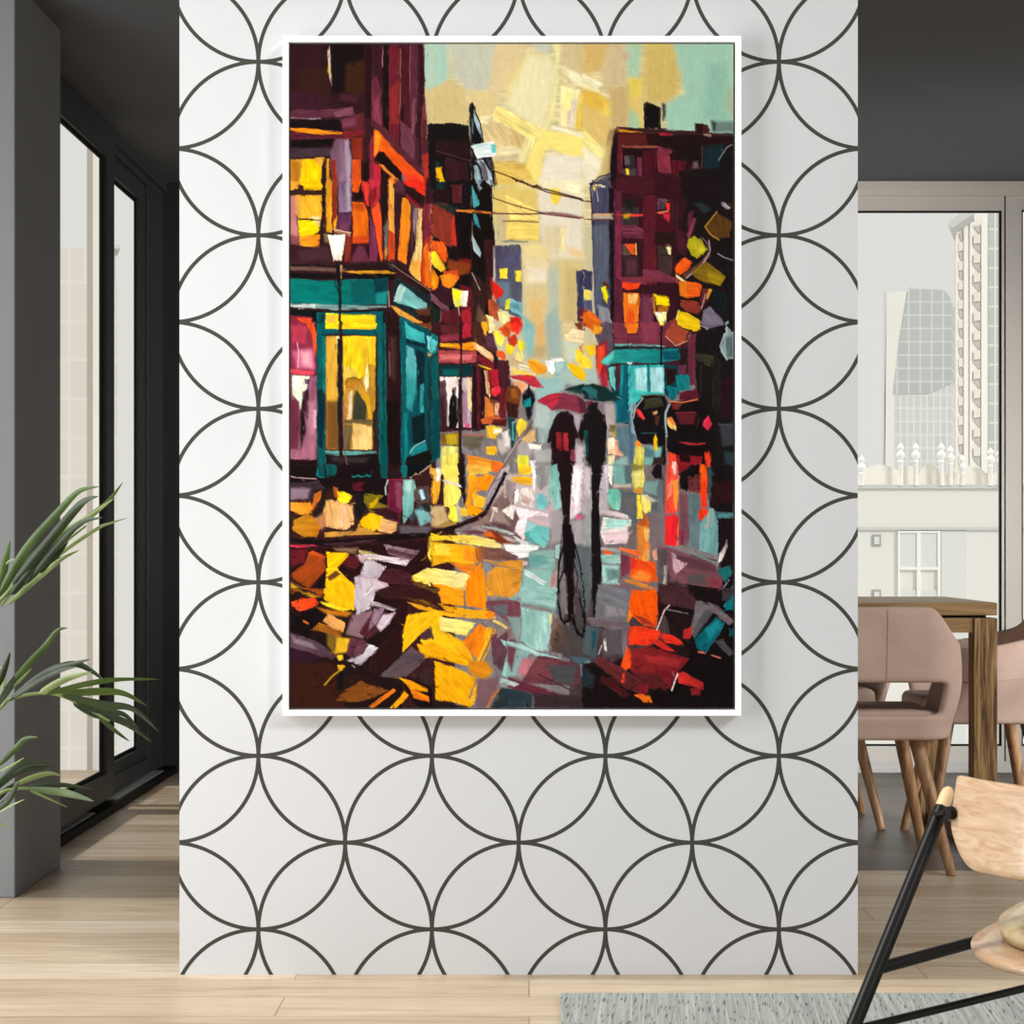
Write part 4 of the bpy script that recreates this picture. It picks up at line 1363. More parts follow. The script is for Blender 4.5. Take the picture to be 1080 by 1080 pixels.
f89030 L5 645,350 635,420 628,540
1a1014 s1 640,60 720,0 780,0 780,80 720,160 690,180 645,160
6a3034 s1 700,80 780,70 780,190 700,180
7a4c54 s2 640,190 710,190 720,480 690,540 640,420
8a3048 s1 640,430 680,440 680,540 640,540
5c7074-6a8084 s1 700,190 780,190 790,400 770,560 720,560 700,400
f86010-f82c18 s1 778,0 830,0 830,280 790,290 780,200
f83818 s1 770,310 800,285 840,310 835,380 810,390 770,360
e84018 s1 830,0 855,0 850,10 830,10
3c5058 s1 830,20 850,10 865,120 845,230 835,240
1c1416 s1 860,0 1010,0 1010,889 940,889 880,400 840,270 850,200 868,120
301418 s1 870,120 1000,100 1010,240 860,280
78a8a8-6c9c9c s1 780,400 850,290 880,300 900,380 905,610 780,570
4c8084 s1 880,310 1010,320 1010,360 900,360
88a09c s1 840,290 870,290 870,420 820,420
a8a8a0 s1 805,395 830,390 825,430 812,430
201418 s1 910,370 1000,360 1010,889 960,889 900,640
7a4c58-7a4a52 s1 490,540 590,555 720,600 920,680 940,760 900,860 700,800 580,780 560,640
603c44 s2 620,600 800,640 900,690 880,720 700,680
a88890 s1 580,580 620,600 640,700 610,740 590,640
c8a0a8 s1 600,620 640,640 700,660 660,700 610,740
585050 s2 700,740 820,720 820,800 700,790
8a3c48 s1 830,760 930,760 920,840 850,830
48343c L6 720,605 890,640
6c9494 L6 740,600 880,650
8a8878 s1 880,660 920,620 900,700 890,700
e8dcd8 s1 900,660 910,600 965,495 965,540 930,640
303030 L5 905,690 950,600
1c6c6c s1 890,700 990,670 1000,720 950,790
88a8a8 L5 975,770 920,850
5c5054 s1 490,560 560,560 565,780 530,850 500,770
a89c98 s1 540,680 560,670 555,850 530,860
e8a080 s1 460,580 490,560 495,640 475,640
38181c s1 570,790 700,820 900,870 900,889 500,889 540,860
241416 s1 700,820 920,870 920,889 690,889
2c5c60 s1 960,840 1010,800 1010,889 960,889
@T13 295 620 4.32
241414 s1 45,0 560,0 560,548 45,548
3c1c14 s3 45,330 250,340 300,548 45,548
34182a s2 45,260 200,300 150,340 45,330
6a3410 s1 50,0 110,0 60,30 50,20
b05014 s1 100,0 210,0 190,40 130,10
c08818 s2 50,0 160,30 190,40 150,45
f05020-e84018 s1 52,62 100,45 160,42 178,70 150,90 90,105 55,85
f8c000-f8b808 s1 200,0 335,0 330,80 300,95 200,50
f8d020 s1 180,60 290,70 330,95 290,108 200,80
c87818 s2 160,85 210,95 330,110 310,130 220,120
180f10 s1 60,130 160,80 210,130 130,220 50,190
d06818 L8 110,150 130,160
d89850-e0a058 s1 195,150 220,112 300,155 290,200 240,190
a86418-8a4c14 s1 140,190 180,155 240,180 290,200 270,230 200,200
e0b020 s2 250,220 330,230 310,290 250,300
806020 s2 215,200 260,220 250,300 215,260
f8c820 s1 255,305 290,300 290,325 270,330
6a5060-4a3038 s1 45,200 170,240 260,310 240,330 130,290 45,270
8a7884 s2 60,225 150,250 170,280 70,250
8a6870 s2 330,120 420,100 440,140 380,230 300,210
c0b0b8 s1 340,0 440,0 400,60 420,90 350,120 330,60
e8e0e8 L5 385,30 425,0
b0a0a8 s1 400,50 540,95 520,105 400,75
4c2028-5c2c34 s1 360,200 430,95 530,120 490,170 400,235
d8c4d0 s1 440,170 470,120 530,110 500,160 460,200
907080 s1 430,90 480,90 440,160 400,200
5c303c s1 320,225 400,240 380,270 330,320 300,300
e0dce0-a8a0a8 s1 400,250 460,275 400,320 370,350 300,330 340,310
704450 s1 350,260 410,250 380,300 330,325
301416 s1 540,60 590,0 580,120 560,200 550,300 470,380 400,400 420,300 530,180
2a1410 s1 420,0 730,0 730,50 590,40 480,60
8a5c18 s2 500,10 640,40 720,90 620,60
f8a818 s1 580,60 660,80 720,100 980,130 960,140 780,130 640,100
6a4c1c s1 560,0 730,0 725,40 600,20
f88c10 s1 740,0 830,0 840,75 760,60 730,30
f8e8b0 s1 790,0 830,0 835,70 800,50
f88c08 s1 840,0 940,0 940,95 850,80
f8ac10 s1 720,70 880,100 970,90 985,110 960,135 760,105
f88418 s1 930,120 980,88 980,130 950,140
f8b808-f8c010 s1 580,130 700,110 730,120 690,170 610,240 560,295 560,200
f8c818-f8a008 s1 700,120 740,130 760,200 840,240 900,360 700,300 640,240 690,180
f8e890-f8e070 s1 730,130 895,155 850,220 780,200 730,190
f07810-f89010 s1 835,240 910,160 950,190 940,260 910,330 880,310
f8b820 s1 940,180 985,185 960,260 920,350 890,340 930,260
8a5c60 L6 975,190 950,260 915,330
4c3038 s1 640,210 690,170 700,230 650,240
f8ac08 s1 620,250 700,250 890,350 930,370 700,320 650,320
605050-5c4650 s1 455,400 600,265 660,310 640,350 560,415
54464c s2 560,300 650,300 660,330 580,350
3c2024 s1 600,400 690,330 700,330 690,440 640,420
f8b008-f8a808 s1 705,330 800,360 900,410 860,500 890,520 860,545 800,520 710,510
f8b418 s1 900,420 945,450 940,480 870,520 870,490
d88818 s2 860,330 940,330 970,380 930,420 860,380
1c1012 s1 560,400 700,440 700,548 640,548 580,480
f89c08 s1 540,405 600,420 680,460 670,475 600,460
f88010 s1 590,455 680,490 680,518 610,500
f8a010 s1 500,548 570,470 590,490 530,548
3c2828 s1 630,400 690,360 685,450 640,430
8a4c18-7a4418 s1 250,515 310,450 370,420 500,465 430,500 340,520
e87818 s1 400,540 520,455 530,465 430,545
281614 s1 250,390 420,400 460,460 370,420 270,480
b89010 L6 205,440 240,400 280,370
f8b818 s1 262,350 290,345 300,360 280,378 262,372
181214 s1 270,380 300,370 290,440 260,470
241a1a s2 705,510 860,540 860,548 705,548
5a5658 s1 940,60 1000,50 1040,60 1040,110 940,100
7a4450 s1 930,60 1080,50 1080,70 1060,170 950,90 940,75
606468 s1 970,80 1040,70 1050,140 980,110
6a3c4c-5c4048 s1 960,210 1080,180 1080,300 1010,380 970,340
e8c060 s1 980,140 1040,180 1030,186 970,150
8a7870 s1 990,180 1040,190 990,230
90c0b8 s1 1000,230 1080,260 1080,300 1040,410 1010,395 1040,280
a8c8c4 s1 1010,410 1080,420 1080,440 1000,430
7a5a60 s2 900,420 1000,400 990,460 960,540 890,545
c87830 L6 1000,460 965,500 945,545
2c3c40-242c30 s1 1010,450 1080,450 1080,548 960,548 980,500
a0a0a0 s1 1000,440 1080,440 1080,460 1010,460
c08040 s1 950,0 1060,0 1070,20 960,35
7ca8a0 s2 1040,40 1080,30 1080,60 1050,60
@T14 535 620 4.32
e89830 s1 0,0 60,0 30,40 0,45
98c0b8 s2 60,0 230,0 230,100 60,90
a8ccc4 s1 120,0 230,0 220,90 130,60
7c9c98 s2 60,60 230,90 210,120 60,80
7a4450 s1 0,50 60,60 60,130 30,190 0,170
8a6c70 s1 0,190 60,130 60,230 0,240
88a09c s2 0,130 60,130 60,250 40,240
98c4bc-a8d0c8 s1 65,90 200,110 200,200 180,290 120,280 60,240
88b4ac s2 80,100 130,110 120,270 80,240
f0d890 s1 192,118 205,118 203,160 193,190
88706c s1 60,70 210,100 200,108 70,84
a8ccc8 s1 0,240 60,250 140,290 240,320 200,325 110,300 0,255
88aca8 s2 0,260 100,290 60,400 0,400
703c48 s2 0,260 40,270 20,380 0,330
c07880 s2 70,320 120,320 100,400 40,390
7a6060 s1 200,160 240,120 250,280 190,295
6a5040-4c3c38 s1 200,200 250,140 260,300 200,290
4c4444 s2 250,160 380,180 380,290 320,330 250,310
5c6464 s2 230,0 250,0 250,150 220,110
48383c s1 235,0 345,0 350,170 325,220 300,180 280,160 250,150
88807c s1 245,10 275,10 280,120 255,110
100c10 L6 235,0 232,60 250,150 285,150 290,60
100c10 L6 290,130 320,210 345,215 352,170 345,60 335,0
6c5c60 s1 290,40 320,20 330,100 310,140
100c10 s1 275,0 300,0 300,110 285,130
6c6c70 s2 360,0 560,0 555,170 480,200 370,140
8c8488 s2 440,20 550,20 540,130 450,130
58484c s1 360,0 400,0 400,140 365,150
807078 s1 360,130 480,140 560,175 540,190 380,170
4c5a60 s2 350,170 420,180 400,320 350,300
5c5458 s2 430,190 540,190 530,300 440,310
7c6870 s1 520,190 550,190 545,380 530,380
1c4c54 s1 385,200 405,190 400,270 385,280
e8dcd8 s1 435,250 445,218 455,290 440,280
c0b0b0 L4 430,260 415,300
6a3840-5c343c s1 60,430 140,305 340,340 350,420 300,450 200,440
7a4048 s2 130,320 240,330 200,420 90,400
4c4c50 s2 180,350 320,350 300,440 220,430
88a8b0 s1 330,320 380,330 360,420 335,400
48606c s2 290,310 380,320 340,350 300,335
3a2830 L4 140,390 300,470
6a2c3c s1 0,400 90,430 300,500 150,500 0,450
b8c8c4 s1 0,415 60,435 30,450 0,440
2c3c44 s1 0,455 120,480 110,548 0,548
3c2c30 s2 120,480 360,490 360,548 120,548
1c1214 s1 340,340 400,340 500,430 640,500 640,548 340,548
283038 s2 340,340 400,400 390,460 340,440
f86008-f85808 s1 560,20 680,0 680,180 620,170 560,120 545,160 555,60
f88020 s1 550,100 590,110 570,130 545,160
a03020 s1 560,110 620,130 680,175 620,165
f03818 s1 550,180 590,170 700,190 680,250 640,260 550,260
f85010 s1 570,185 590,185 580,240 560,260
e83020 s1 680,205 740,210 800,240 810,262 720,250
c02820 s1 640,230 700,240 770,290 700,280
181012 s1 690,0 1035,0 1035,548 700,548 660,480 830,300 720,130
301214 s1 680,20 790,0 800,60 720,110 690,180
6a2830 s1 720,0 780,0 760,60 730,80
e8d8d0 L4 680,190 715,100 745,70
808080 L4 720,95 820,115
241618 s1 720,110 860,120 830,250 740,210
606064-4c4c50 s1 860,60 920,60 940,110 850,230 830,200
403840 s1 830,0 1035,0 1035,60 920,50
7a4450 s1 930,0 980,0 970,20 940,20
706068 s1 910,60 960,80 1030,150 1010,170 930,110
0c5c68-0c6870 s1 850,230 950,130 990,160 960,220 900,300 860,270
18848c s2 900,190 960,140 970,180 920,240
0c7078 s1 980,80 1035,20 1035,100 1000,100
105860 s1 1010,190 1035,180 1035,220 1010,220
50484c s1 940,240 980,230 1035,300 1010,310
f06848 L6 870,290 900,295
c07060 L6 930,305 970,318
c02c28 s1 800,190 850,170 830,230 800,230
f86010-f87010 s1 560,280 630,310 600,350 570,370 540,360
f05018 s1 515,360 545,260 570,300 580,350 530,380
8a2424-7a1c24 s1 560,280 640,265 830,320 790,370 740,460 640,440 600,400 560,380
a02c2c s2 620,300 800,320 780,360 640,340
5c2024 s1 570,380 700,400 740,440 720,470 600,450
6a2c30-5c2428 s1 420,310 520,360 620,430 600,480 540,460 400,340
48181c s1 420,400 480,410 560,490 530,500 430,430
e84020 s1 515,430 525,390 535,385 535,430
7a1c28 s1 600,440 640,430 640,480 590,490
f85c10-f88018 s1 575,485 600,480 650,490 665,520 620,518
1c1012 s1 640,470 700,450 740,480 700,548 660,520
d03028-b82828 s1 770,390 800,380 890,430 895,465 780,430
8a2028 s1 830,460 890,440 880,490 840,490
f8e8d8 L5 748,465 760,430 775,390
@T1 295 35 6.75
2a1618 s1 1046,650 1090,642 1090,1085 1046,1085
a83020 s1 1020,830 1058,850 1060,1080 1030,1080
59262f s1 1010,600 1046,620 1046,860 1010,860
@T2 455 35 6.75
1b1416 s1 -20,645 30,640 30,1090 -20,1090
@A 540 300 4.5
a8bdb4 s3 225,400 400,395 420,470 300,480 230,470
1c1014 L7 708,195 706,380
e04820 s1 400,300 440,280 440,330 410,400
e06818 s1 320,150 370,120 420,170 425,230 390,235 350,190
f0a828 s1 385,190 430,200 415,235 385,235
f8c820 s1 340,290 395,285 400,330 365,345
f8d838 s1 300,300 330,320 375,360 375,400 330,395 300,350
f8c010 s1 260,370 330,390 355,430 340,460 290,430
16302f s1 245,497 320,475 380,470 440,482 515,543 470,553 400,550 360,510 330,500
2a6468 s1 330,490 370,476 405,500 405,545 365,520
8a3448 s1 120,548 170,522 235,513 300,525 345,555 360,600 330,612 290,600 240,588 190,598 165,575
b82c40 s1 120,548 170,522 235,513 225,545 190,596 165,570
5a2838 s1 300,525 345,555 362,602 330,612 315,570
241418 s1 215,612 260,598 290,620 302,680 322,722 298,735 296,850 190,855 185,745 166,752 178,690 195,640
8a2428 s1 208,700 238,700 235,792 210,772
b83038 s1 240,705 265,700 268,790 242,785
8a3850 s1 278,780 298,780 300,840 276,835
1c1618 s1 375,558 405,558 405,598 440,620 450,680 440,832 350,836 345,722 316,716 325,645 370,600
0c4c48 s1 345,690 362,690 360,820 347,825
1a1416 s1 375,830 430,830 415,960 410,1040 385,1040 380,940
241418 s1 218,852 285,850 275,960 262,1040 236,1040 228,950
@A 540 510 4.5
60686c s2 295,285 375,300 375,560 345,640 320,480
1a1416 s1 378,0 415,0 410,90 418,180 415,330 400,560 395,630 382,640 376,400 378,200
241418 s1 228,0 280,0 275,110 270,190 245,190 236,100
6c5c60 s2 370,645 555,655 550,690 380,670
98c4bc-88b4ac s1 52,470 212,500 210,560 56,548
74747a s1 405,470 560,512 552,600 412,565
f85808 s1 560,500 690,512 690,645 562,620
4a2a30 s1 690,470 860,500 880,600 700,565
1c1214 s1 830,475 1000,500 992,560 900,560 840,520
706468 s1 872,552 920,560 1045,640 1040,662 960,600 905,600 868,690 850,722
160f12 s1 238,190 280,195 300,290 292,480 272,655 255,560 240,400
7c7476 s2 228,420 258,420 262,600 240,640 226,560
160f12 L6 245,410 222,470 218,560 230,640 250,665 268,640 270,540 262,440 245,410
4c4446 s2 290,520 320,540 338,640 330,715 305,660
160f12 L6 290,520 285,580 300,680 330,725 346,690 336,600 318,540
160f12 L5 235,300 220,380 218,520
160f12 L5 300,290 325,400 345,560 346,690
@A 300 510 4.5
f8b808 s1 200,462 300,455 335,482 330,600 240,580 192,540
c0b0b8 s1 335,440 400,450 500,485 430,512 420,560 380,590 342,580
e8e0e8 L5 380,530 425,490
3a1a1c s1 430,502 600,472 730,520 730,560 580,545 480,545
f8d860-f8e8a0 s1 602,440 680,395 850,420 890,440 880,480 820,500 700,470
f89c10 s1 740,480 850,500 850,580 742,570
f88808 s1 860,460 930,370 960,560 940,590 862,570
e0962c s1 965,430 1000,392 1080,400 1080,530 960,525
f8bc10 s1 585,620 720,600 760,620 700,660 640,700 600,760 560,790
@A 300 40 4
3a1a1e s1 594,590 628,590 628,700 594,700
1c1416 s1 610,560 640,560 640,640 612,640
@A 540 40 4
4a1a24 s1 440,570 600,590 600,660 440,650
3a161e s1 590,560 720,580 720,690 600,670
1f1618 s1 700,560 935,540 935,700 720,680
4a281e L4 0,592 150,650 330,690
6a3a34 L4 120,740 330,765 430,765
d8a070 L4 345,745 425,742
"""
# ------------------------------------------------------------ framed painting
fz = ZP-.046
def fx(px): return P(px, 0, fz).x
def fy(py): return P(0, py, fz).z
X0, X1, Z0, Z1 = fx(298), fx(782), fy(755.2), fy(37.8)
pic = thing('framed_painting', 'large white framed palette knife painting of a rainy city street hanging on circle patterned wall', 'painting', ((X0+X1)/2, ZP, Z0))
def inpic(o): o.matrix_parent_inverse = Matrix.Translation(-pic.location); return o
t = fx(304.4)-X0; bmf = MB()
bmf.box(X0, X1, fz, ZP, Z0, Z0+t, .0012, 1).box(X0, X1, fz, ZP, Z1-t, Z1, .0012, 1)
bmf.box(X0, X0+t, fz, ZP, Z0+t, Z1-t, .0012, 1).box(X1-t, X1, fz, ZP, Z0+t, Z1-t, .0012, 1)
inpic(bmf.build('frame', M['frame_white'], pic, False))
inpic(MB().box(X0+t, X1-t, fz+.010, ZP-.002, Z0+t, Z1-t).build('backing', M['slot'], pic, False))
cx0, cx1, cy0, cy1 = 305.9, 773.7, 45.9, 746.9
SSR = 1.45
img = paint_raster(STROKES, cx0, cy0, cx1, cy1, SSR)
H_, W_ = img.shape[:2]
li = np.where(img <= .04045, img/12.92, ((img+.055)/1.055)**2.4)**1.07*PAINT_GAIN
gx, gz = np.meshgrid(np.linspace(fx(cx0), fx(cx1), W_), np.linspace(fy(cy0), fy(cy1), H_))
co = np.stack([gx, np.full_like(gx, fz+.004), gz], -1).reshape(-1, 3).astype(np.float32)
idx = np.arange(H_*W_).reshape(H_, W_)
q = np.stack([idx[:-1, :-1], idx[1:, :-1], idx[1:, 1:], idx[:-1, 1:]], -1).reshape(-1, 4).astype(np.int32)
# give the canvas its stretcher depth: rim verts pushed back to the backing
rim = np.concatenate([idx[0], idx[1:, -1], idx[-1, :-1][::-1], idx[1:-1, 0][::-1]])
rc = co[rim].copy(); rc[:, 1] = fz+.0102; base = len(co); n = len(rim)
co = np.vstack([co, rc]); k = np.arange(n)
q2 = np.stack([rim, base+k, base+(k+1) % n, rim[(k+1) % n]], -1).astype(np.int32)
q = np.vstack([q, q2])
me = bpy.data.meshes.new('canvas'); me.vertices.add(len(co)); me.vertices.foreach_set('co', co.ravel())
me.loops.add(q.size); me.loops.foreach_set('vertex_index', q.ravel())
me.polygons.add(len(q)); me.polygons.foreach_set('loop_start', np.arange(0, q.size, 4, dtype=np.int32))
me.update(calc_edges=True)
ca = me.color_attributes.new('paint', 'FLOAT_COLOR', 'POINT')
cl = np.ones((len(co), 4), np.float32); cl[:base, :3] = li.reshape(-1, 3); cl[base:, :3] = li.reshape(-1, 3)[rim]
ca.data.foreach_set('color', cl.ravel())
mm = NT('oil_paint'); at = mm.n('ShaderNodeAttribute', attribute_name='paint'); mm.done(at.outputs[0], .7, .03)
cv = link('canvas', me, mm.m, pic); inpic(cv)
cv['label'] = 'rainy street scene with umbrellas in thick palette knife strokes'
# ------------------------------------------------------------ rug
def rugm():
    m = NT('flecked_grey_rug'); v = m.coord(rot=(0, 0, .06))
    st = m.noise(m.n('ShaderNodeMapping', {0: v, 'Scale': (70, 1.2, 1)}).outputs[0], 2.2, 3, .6)
    fl = m.noise(m.n('ShaderNodeMapping', {0: m.coord(rot=(0, 0, .12)), 'Scale': (170, 11, 1)}).outputs[0], 1.4, 2, .5)
    c = m.ramp(st, [(.3, lin('868a86')), (.5, lin('989c97')), (.7, lin('b0b3ab'))])
    c = m.mix(m.ramp(fl, [(.59, (0, 0, 0)), (.66, (.85, .85, .85))]), c, lin('4a4e4c'))
    return m.done(c, .95, .05, bump=st, bs=.4, bd=.003)
rg = MB().box(.062, 2.5, 1.6, 1932/475, 0.0005, .010, .003).build('rug', rugm(), smooth=False)
tag(rg, 'flat woven grey rug with dark flecks lying on the light wood floor', 'rug')
# ------------------------------------------------------------ dining table
def table_wood():
    m = NT('brown_oak'); v = m.coord(scale=(26, 26, 1.3))
    n = m.noise(v, 3.2, 5, .55, 1.0); n2 = m.noise(m.coord(scale=(110, 110, 3)), 2, 4, .6)
    c = m.ramp(n, [(.40, lin('3a2816')), (.49, lin('6e5230')), (.60, lin('9c7e54'))])
    c = m.mix(m.math('MULTIPLY', n2, .5), c, lin('5c4024')); return m.done(c, .5, .3, bump=n, bs=.1, bd=.002)
def top_wood():
    m = NT('oak_table_top'); n = m.noise(m.coord(scale=(1.5, 24, 24)), 2.0, 6, .6, 1)
    return m.done(m.ramp(n, [(.3, lin('6e5433')), (.5, lin('846843')), (.7, lin('95784f'))]), .45, .35)
M['twood'] = table_wood(); M['top'] = top_wood()
TY0, TY1, TX1, TX0 = 5.945, 6.687, 1.399, -.45
tb = thing('dining_table', 'brown oak dining table with thick legs in front of the white window', 'table', (.47, 6.31, 0))
def intb(o): o.matrix_parent_inverse = Matrix.Translation(-tb.location); return o
intb(MB().box(TX0, TX1, TY0, TY1, .716, .754, .003).build('tabletop', M['top'], tb, False))
intb(MB().box(TX0+.03, TX1-.03, TY0+.02, TY1-.03, .708, .716).build('spacer', M['gasket'], tb, False))
b = MB().box(TX0+.07, TX1-.07, TY0+.005, TY0+.03, .664, .708).box(TX0+.07, TX1-.07, TY1-.06, TY1-.035, .664, .708)
b.box(TX1-.06, TX1-.035, TY0+.07, TY1-.09, .664, .708).box(TX0+.035, TX0+.06, TY0+.07, TY1-.09, .664, .708); intb(b.build('apron', M['top'], tb, False))
for lx, ly in ((TX1-.072, TY0), (TX1-.10, TY1-.075), (TX0, TY0), (TX0+.03, TY1-.075)):
    intb(MB().box(lx, lx+.072, ly, ly+.072, .0 if ly > TY0 else 0, .708, .003).build('leg', M['twood'], tb, False))
for lx in (TX1-.072, TX0):
    intb(MB().box(lx+.008, lx+.064, TY0+.072, TY1-.075, 0, .05, .003).build('foot_rail', M['twood'], tb, False))
# ------------------------------------------------------------ dining chairs
def fabric():
    m = NT('dusty_pink_fabric'); n = m.noise(m.coord(), 260, 3, .7); n2 = m.noise(m.coord(), 9, 3)
    c = m.mix(.5, m.ramp(n, [(.3, lin('b1978a')), (.7, lin('c8afa3'))]), m.ramp(n2, [(.35, lin('b49a8c')), (.65, lin('c8afa2'))]))
    return m.done(c, .85, .15, bump=n, bs=.15, bd=.001)
def leg_wood():
    m = NT('chair_leg_wood'); n = m.noise(m.coord(scale=(30, 30, 3)), 2, 5, .6, .6)
    return m.done(m.ramp(n, [(.3, lin('6e4c32')), (.5, lin('94704e')), (.7, lin('b08c68'))]), .45, .3)
M['fabric'] = fabric(); M['leg'] = leg_wood(); M['seam'] = plain('seam_thread', 'a38a7d', .9, .1)
def smooth(a, b, x): t_ = max(0, min(1, (x-a)/(b-a))); return t_*t_*(3-2*t_)
def plan():
    pts = []; hx, yb, yf, r = .243, -.225, .19, .11
    n1 = 7
    for i in range(n1): pts.append((hx, yf+(yb+r-yf)*i/n1))
    for i in range(7): a = i/6*PI/2; pts.append((hx-r+r*math.cos(a), yb+r-r*math.sin(a)))
    for i in range(1, 12): pts.append((hx-r-(2*(hx-r))*i/12, yb))
    L = pts[:14]
    pts = pts[:14]+pts[14:]
    for x, y in L[::-1]: pts.append((-x, y))
    return pts
def make_chair(label, loc, rz):
    t_ = thing('dining_chair', label, 'chair', loc, rz, 'dining chairs around the oak table')
    pl = plan(); zs = [.376, .40, .43, .447, .475, .51, .539, .57, .61, .65, .69, .725, .755]
    rows = []
    for zi, z in enumerate(zs):
        row = []
        for x, y in pl:
            k = abs(x)
            edge = smooth(.155, .243, k)*.095 + smooth(-.20, .08, y)*.045
            ztop = .755-edge
            zz = .376+(z-.376)*(ztop-.376)/(.755-.376) if z > .539 else z
            w = 1-.13*smooth(.53, .376, z)-.09*smooth(.58, .755, zz)
            yy = y*(1-.10*smooth(.53, .376, z)) - .015*smooth(.5, .755, zz)
            row.append((x*w, yy, zz))
        rows.append(row)
    n = len(pl)
    def sk(i, j):
        xa = (pl[j][0]+pl[j+1][0])/2; ya = (pl[j][1]+pl[j+1][1])/2
        return 3 <= i < 6 and abs(xa) < .185 and ya < -.15
    sh = MB().grid(rows, sk).build('backrest', M['fabric'], t_)
    so = sh.modifiers.new('thickness', 'SOLIDIFY'); so.thickness = .030; so.offset = -1
    subd(sh, 2)
    b = MB(); b.box(-.178, .178, -.170, .215, .388, .458, .022, 3); st = b.build('seat', M['fabric'], t_)
    MB().tube([(.012, -.2425, .75), (.012, -.237, .65), (.012, -.229, .545)], .0007, 6).build('seam', M['seam'], t_)
    for sx in (-1, 1):
        for sy in (-1, 1):
            b = MB(); top = Vector((sx*.11, sy*.12, .385)); ft = Vector((sx*.198, sy*.2, .0))
            b.tube([top, top.lerp(ft, .5), ft], [.021, .018, .0135], 14); b.build('leg', M['leg'], t_)
    return t_
make_chair('dusty pink upholstered dining chair seen from behind next to the patterned wall', (.985, 5.772, 0), 0)
make_chair('dusty pink dining chair on the far side of the table behind the nearer chair', (.95, 6.68, 0), PI)
make_chair('dusty pink dining chair turned sideways behind the thick table leg', (1.42, 6.285, 0), PI/2)
# ------------------------------------------------------------ lounge chair
def ply():
    m = NT('pale_ash_plywood'); n = m.noise(m.coord(scale=(4, 4, 26)), 2.2, 5, .55, 2.4); n2 = m.noise(m.coord(scale=(1, 1, 2)), 4, 2)
    c = m.ramp(n, [(.32, lin('b08a68')), (.5, lin('c0a080')), (.68, lin('ccb090'))])
    c = m.mix(m.ramp(n2, [(.58, (0, 0, 0)), (.72, (1, 1, 1))]), c, lin('bc8c54')); return m.done(c, .32, .5, coat=.5)
def pine():
    m = NT('pale_seat_veneer'); n = m.noise(m.coord(scale=(5, 14, 5)), 2.2, 4, .55, 1.4)
    return m.done(m.ramp(n, [(.3, lin('a89464')), (.5, lin('b8a47c')), (.7, lin('c8b898'))]), .35, .5, coat=.4)
M['ply'] = ply(); M['pine'] = pine(); M['steel'] = plain('black_powder_coated_steel', '0b0b0a', .42, .22, .05)
M['cap'] = plain('pale_wood_cap', 'e6c292', .45, .4, .08, 40); M['bolt'] = plain('dark_red_metal', '7a1c10', .4, .5, .05)
lc = thing('lounge_chair', 'low plywood lounge chair with black metal frame standing on the grey rug', 'chair', (.379, 2.85, .010), PI/4)
# local axes: x = forward (u), y = left, so right (w) = -y
def U(u, w, z): return (u, -w, z-.010)
for w_, nm in ((0, 1), (.5, 1)):
    bl = MB().tube([U(0, w_, .024), U(.378, w_, .512)], .0115, 16).build('back_leg', M['steel'], lc)
    MB().tube([U(.3775, w_, .5115), U(.3905, w_, .529), U(.3965, w_, .5365), U(.400, w_, .541)], [.0108, .0108, .0095, .005], 16).build('end_cap', M['cap'], bl)['label'] = 'pale wooden end cap'
    MB().tube([U(.212, w_, .286), U(.80, w_, .292)], .0095, 12).build('seat_rail', M['steel'], lc)
    MB().tube([U(.150, w_, .204), U(.66, w_, .190)], .0065, 12).build('lower_rail', M['steel'], lc)
    MB().tube([U(.80, w_, .292), U(.56, w_, .024)], .0095, 12).build('front_leg', M['steel'], lc)
    sg = 1 if w_ == 0 else -1
    b = MB().tube([U(.362, w_, .502), U(.346, w_+sg*.030, .510)], .0055, 12).tube([U(.340, w_+sg*.034, .510), U(.350, w_+sg*.038, .510)], .0105, 16)
    b.build('bracket', M['steel'], bl)
MB().tube([U(.60, 0, .290), U(.60, .5, .290)], .008, 12).build('cross_bar', M['steel'], lc)
rows = []; NW = 29; NZ = 7
for i in range(NZ):
    r_ = []
    for j in range(NW):
        a = -1+2*j/(NW-1); w_ = .255+.222*a
        u_ = .372-.060*(1-abs(a)**2.0)
        zt = .568; zb = .428+.062*max(0, (abs(a)-.70)/.30)**2.4
        z = zb+(zt-zb)*i/(NZ-1); r_.append(U(u_-.02*(1-i/(NZ-1)), w_, z))
    rows.append(r_)
bd = MB().grid(rows).build('backrest', M['ply'], lc); sm = bd.modifiers.new('thickness', 'SOLIDIFY'); sm.thickness = .010; sm.offset = 0; subd(bd, 1)
def shell(name, uc, wc, hu, hw, z0, th, mat, up):
    rows = []; NR = 10; NA = 48
    for i in range(NR+1):
        rr = i/NR; r_ = []
        for j in range(NA+1):
            a = 2*PI*j/NA; ca_, sa = math.cos(a), math.sin(a); e = 2/2.7
            du = hu*rr*math.copysign(abs(ca_)**e, ca_); dw = hw*rr*math.copysign(abs(sa)**e, sa)
            r_.append(U(uc+du, wc+dw, z0+up*rr**3+.02*(du/hu)))
        rows.append(r_)
    b = MB().grid(rows); bmesh.ops.remove_doubles(b.bm, verts=b.bm.verts, dist=.0004)
    o = b.build(name, mat, lc); s_ = o.modifiers.new('thickness', 'SOLIDIFY'); s_.thickness = th; s_.offset = 1; return o
shell('seat', .585, .245, .275, .240, .312, .012, M['ply'], -.006)
shell('seat_pad', .605, .240, .240, .205, .342, .020, M['pine'], -.012)
MB().tube([U(.389, .120, .282), U(.41, .21, .290)], .0035, 8).build('bolt', M['bolt'], lc)
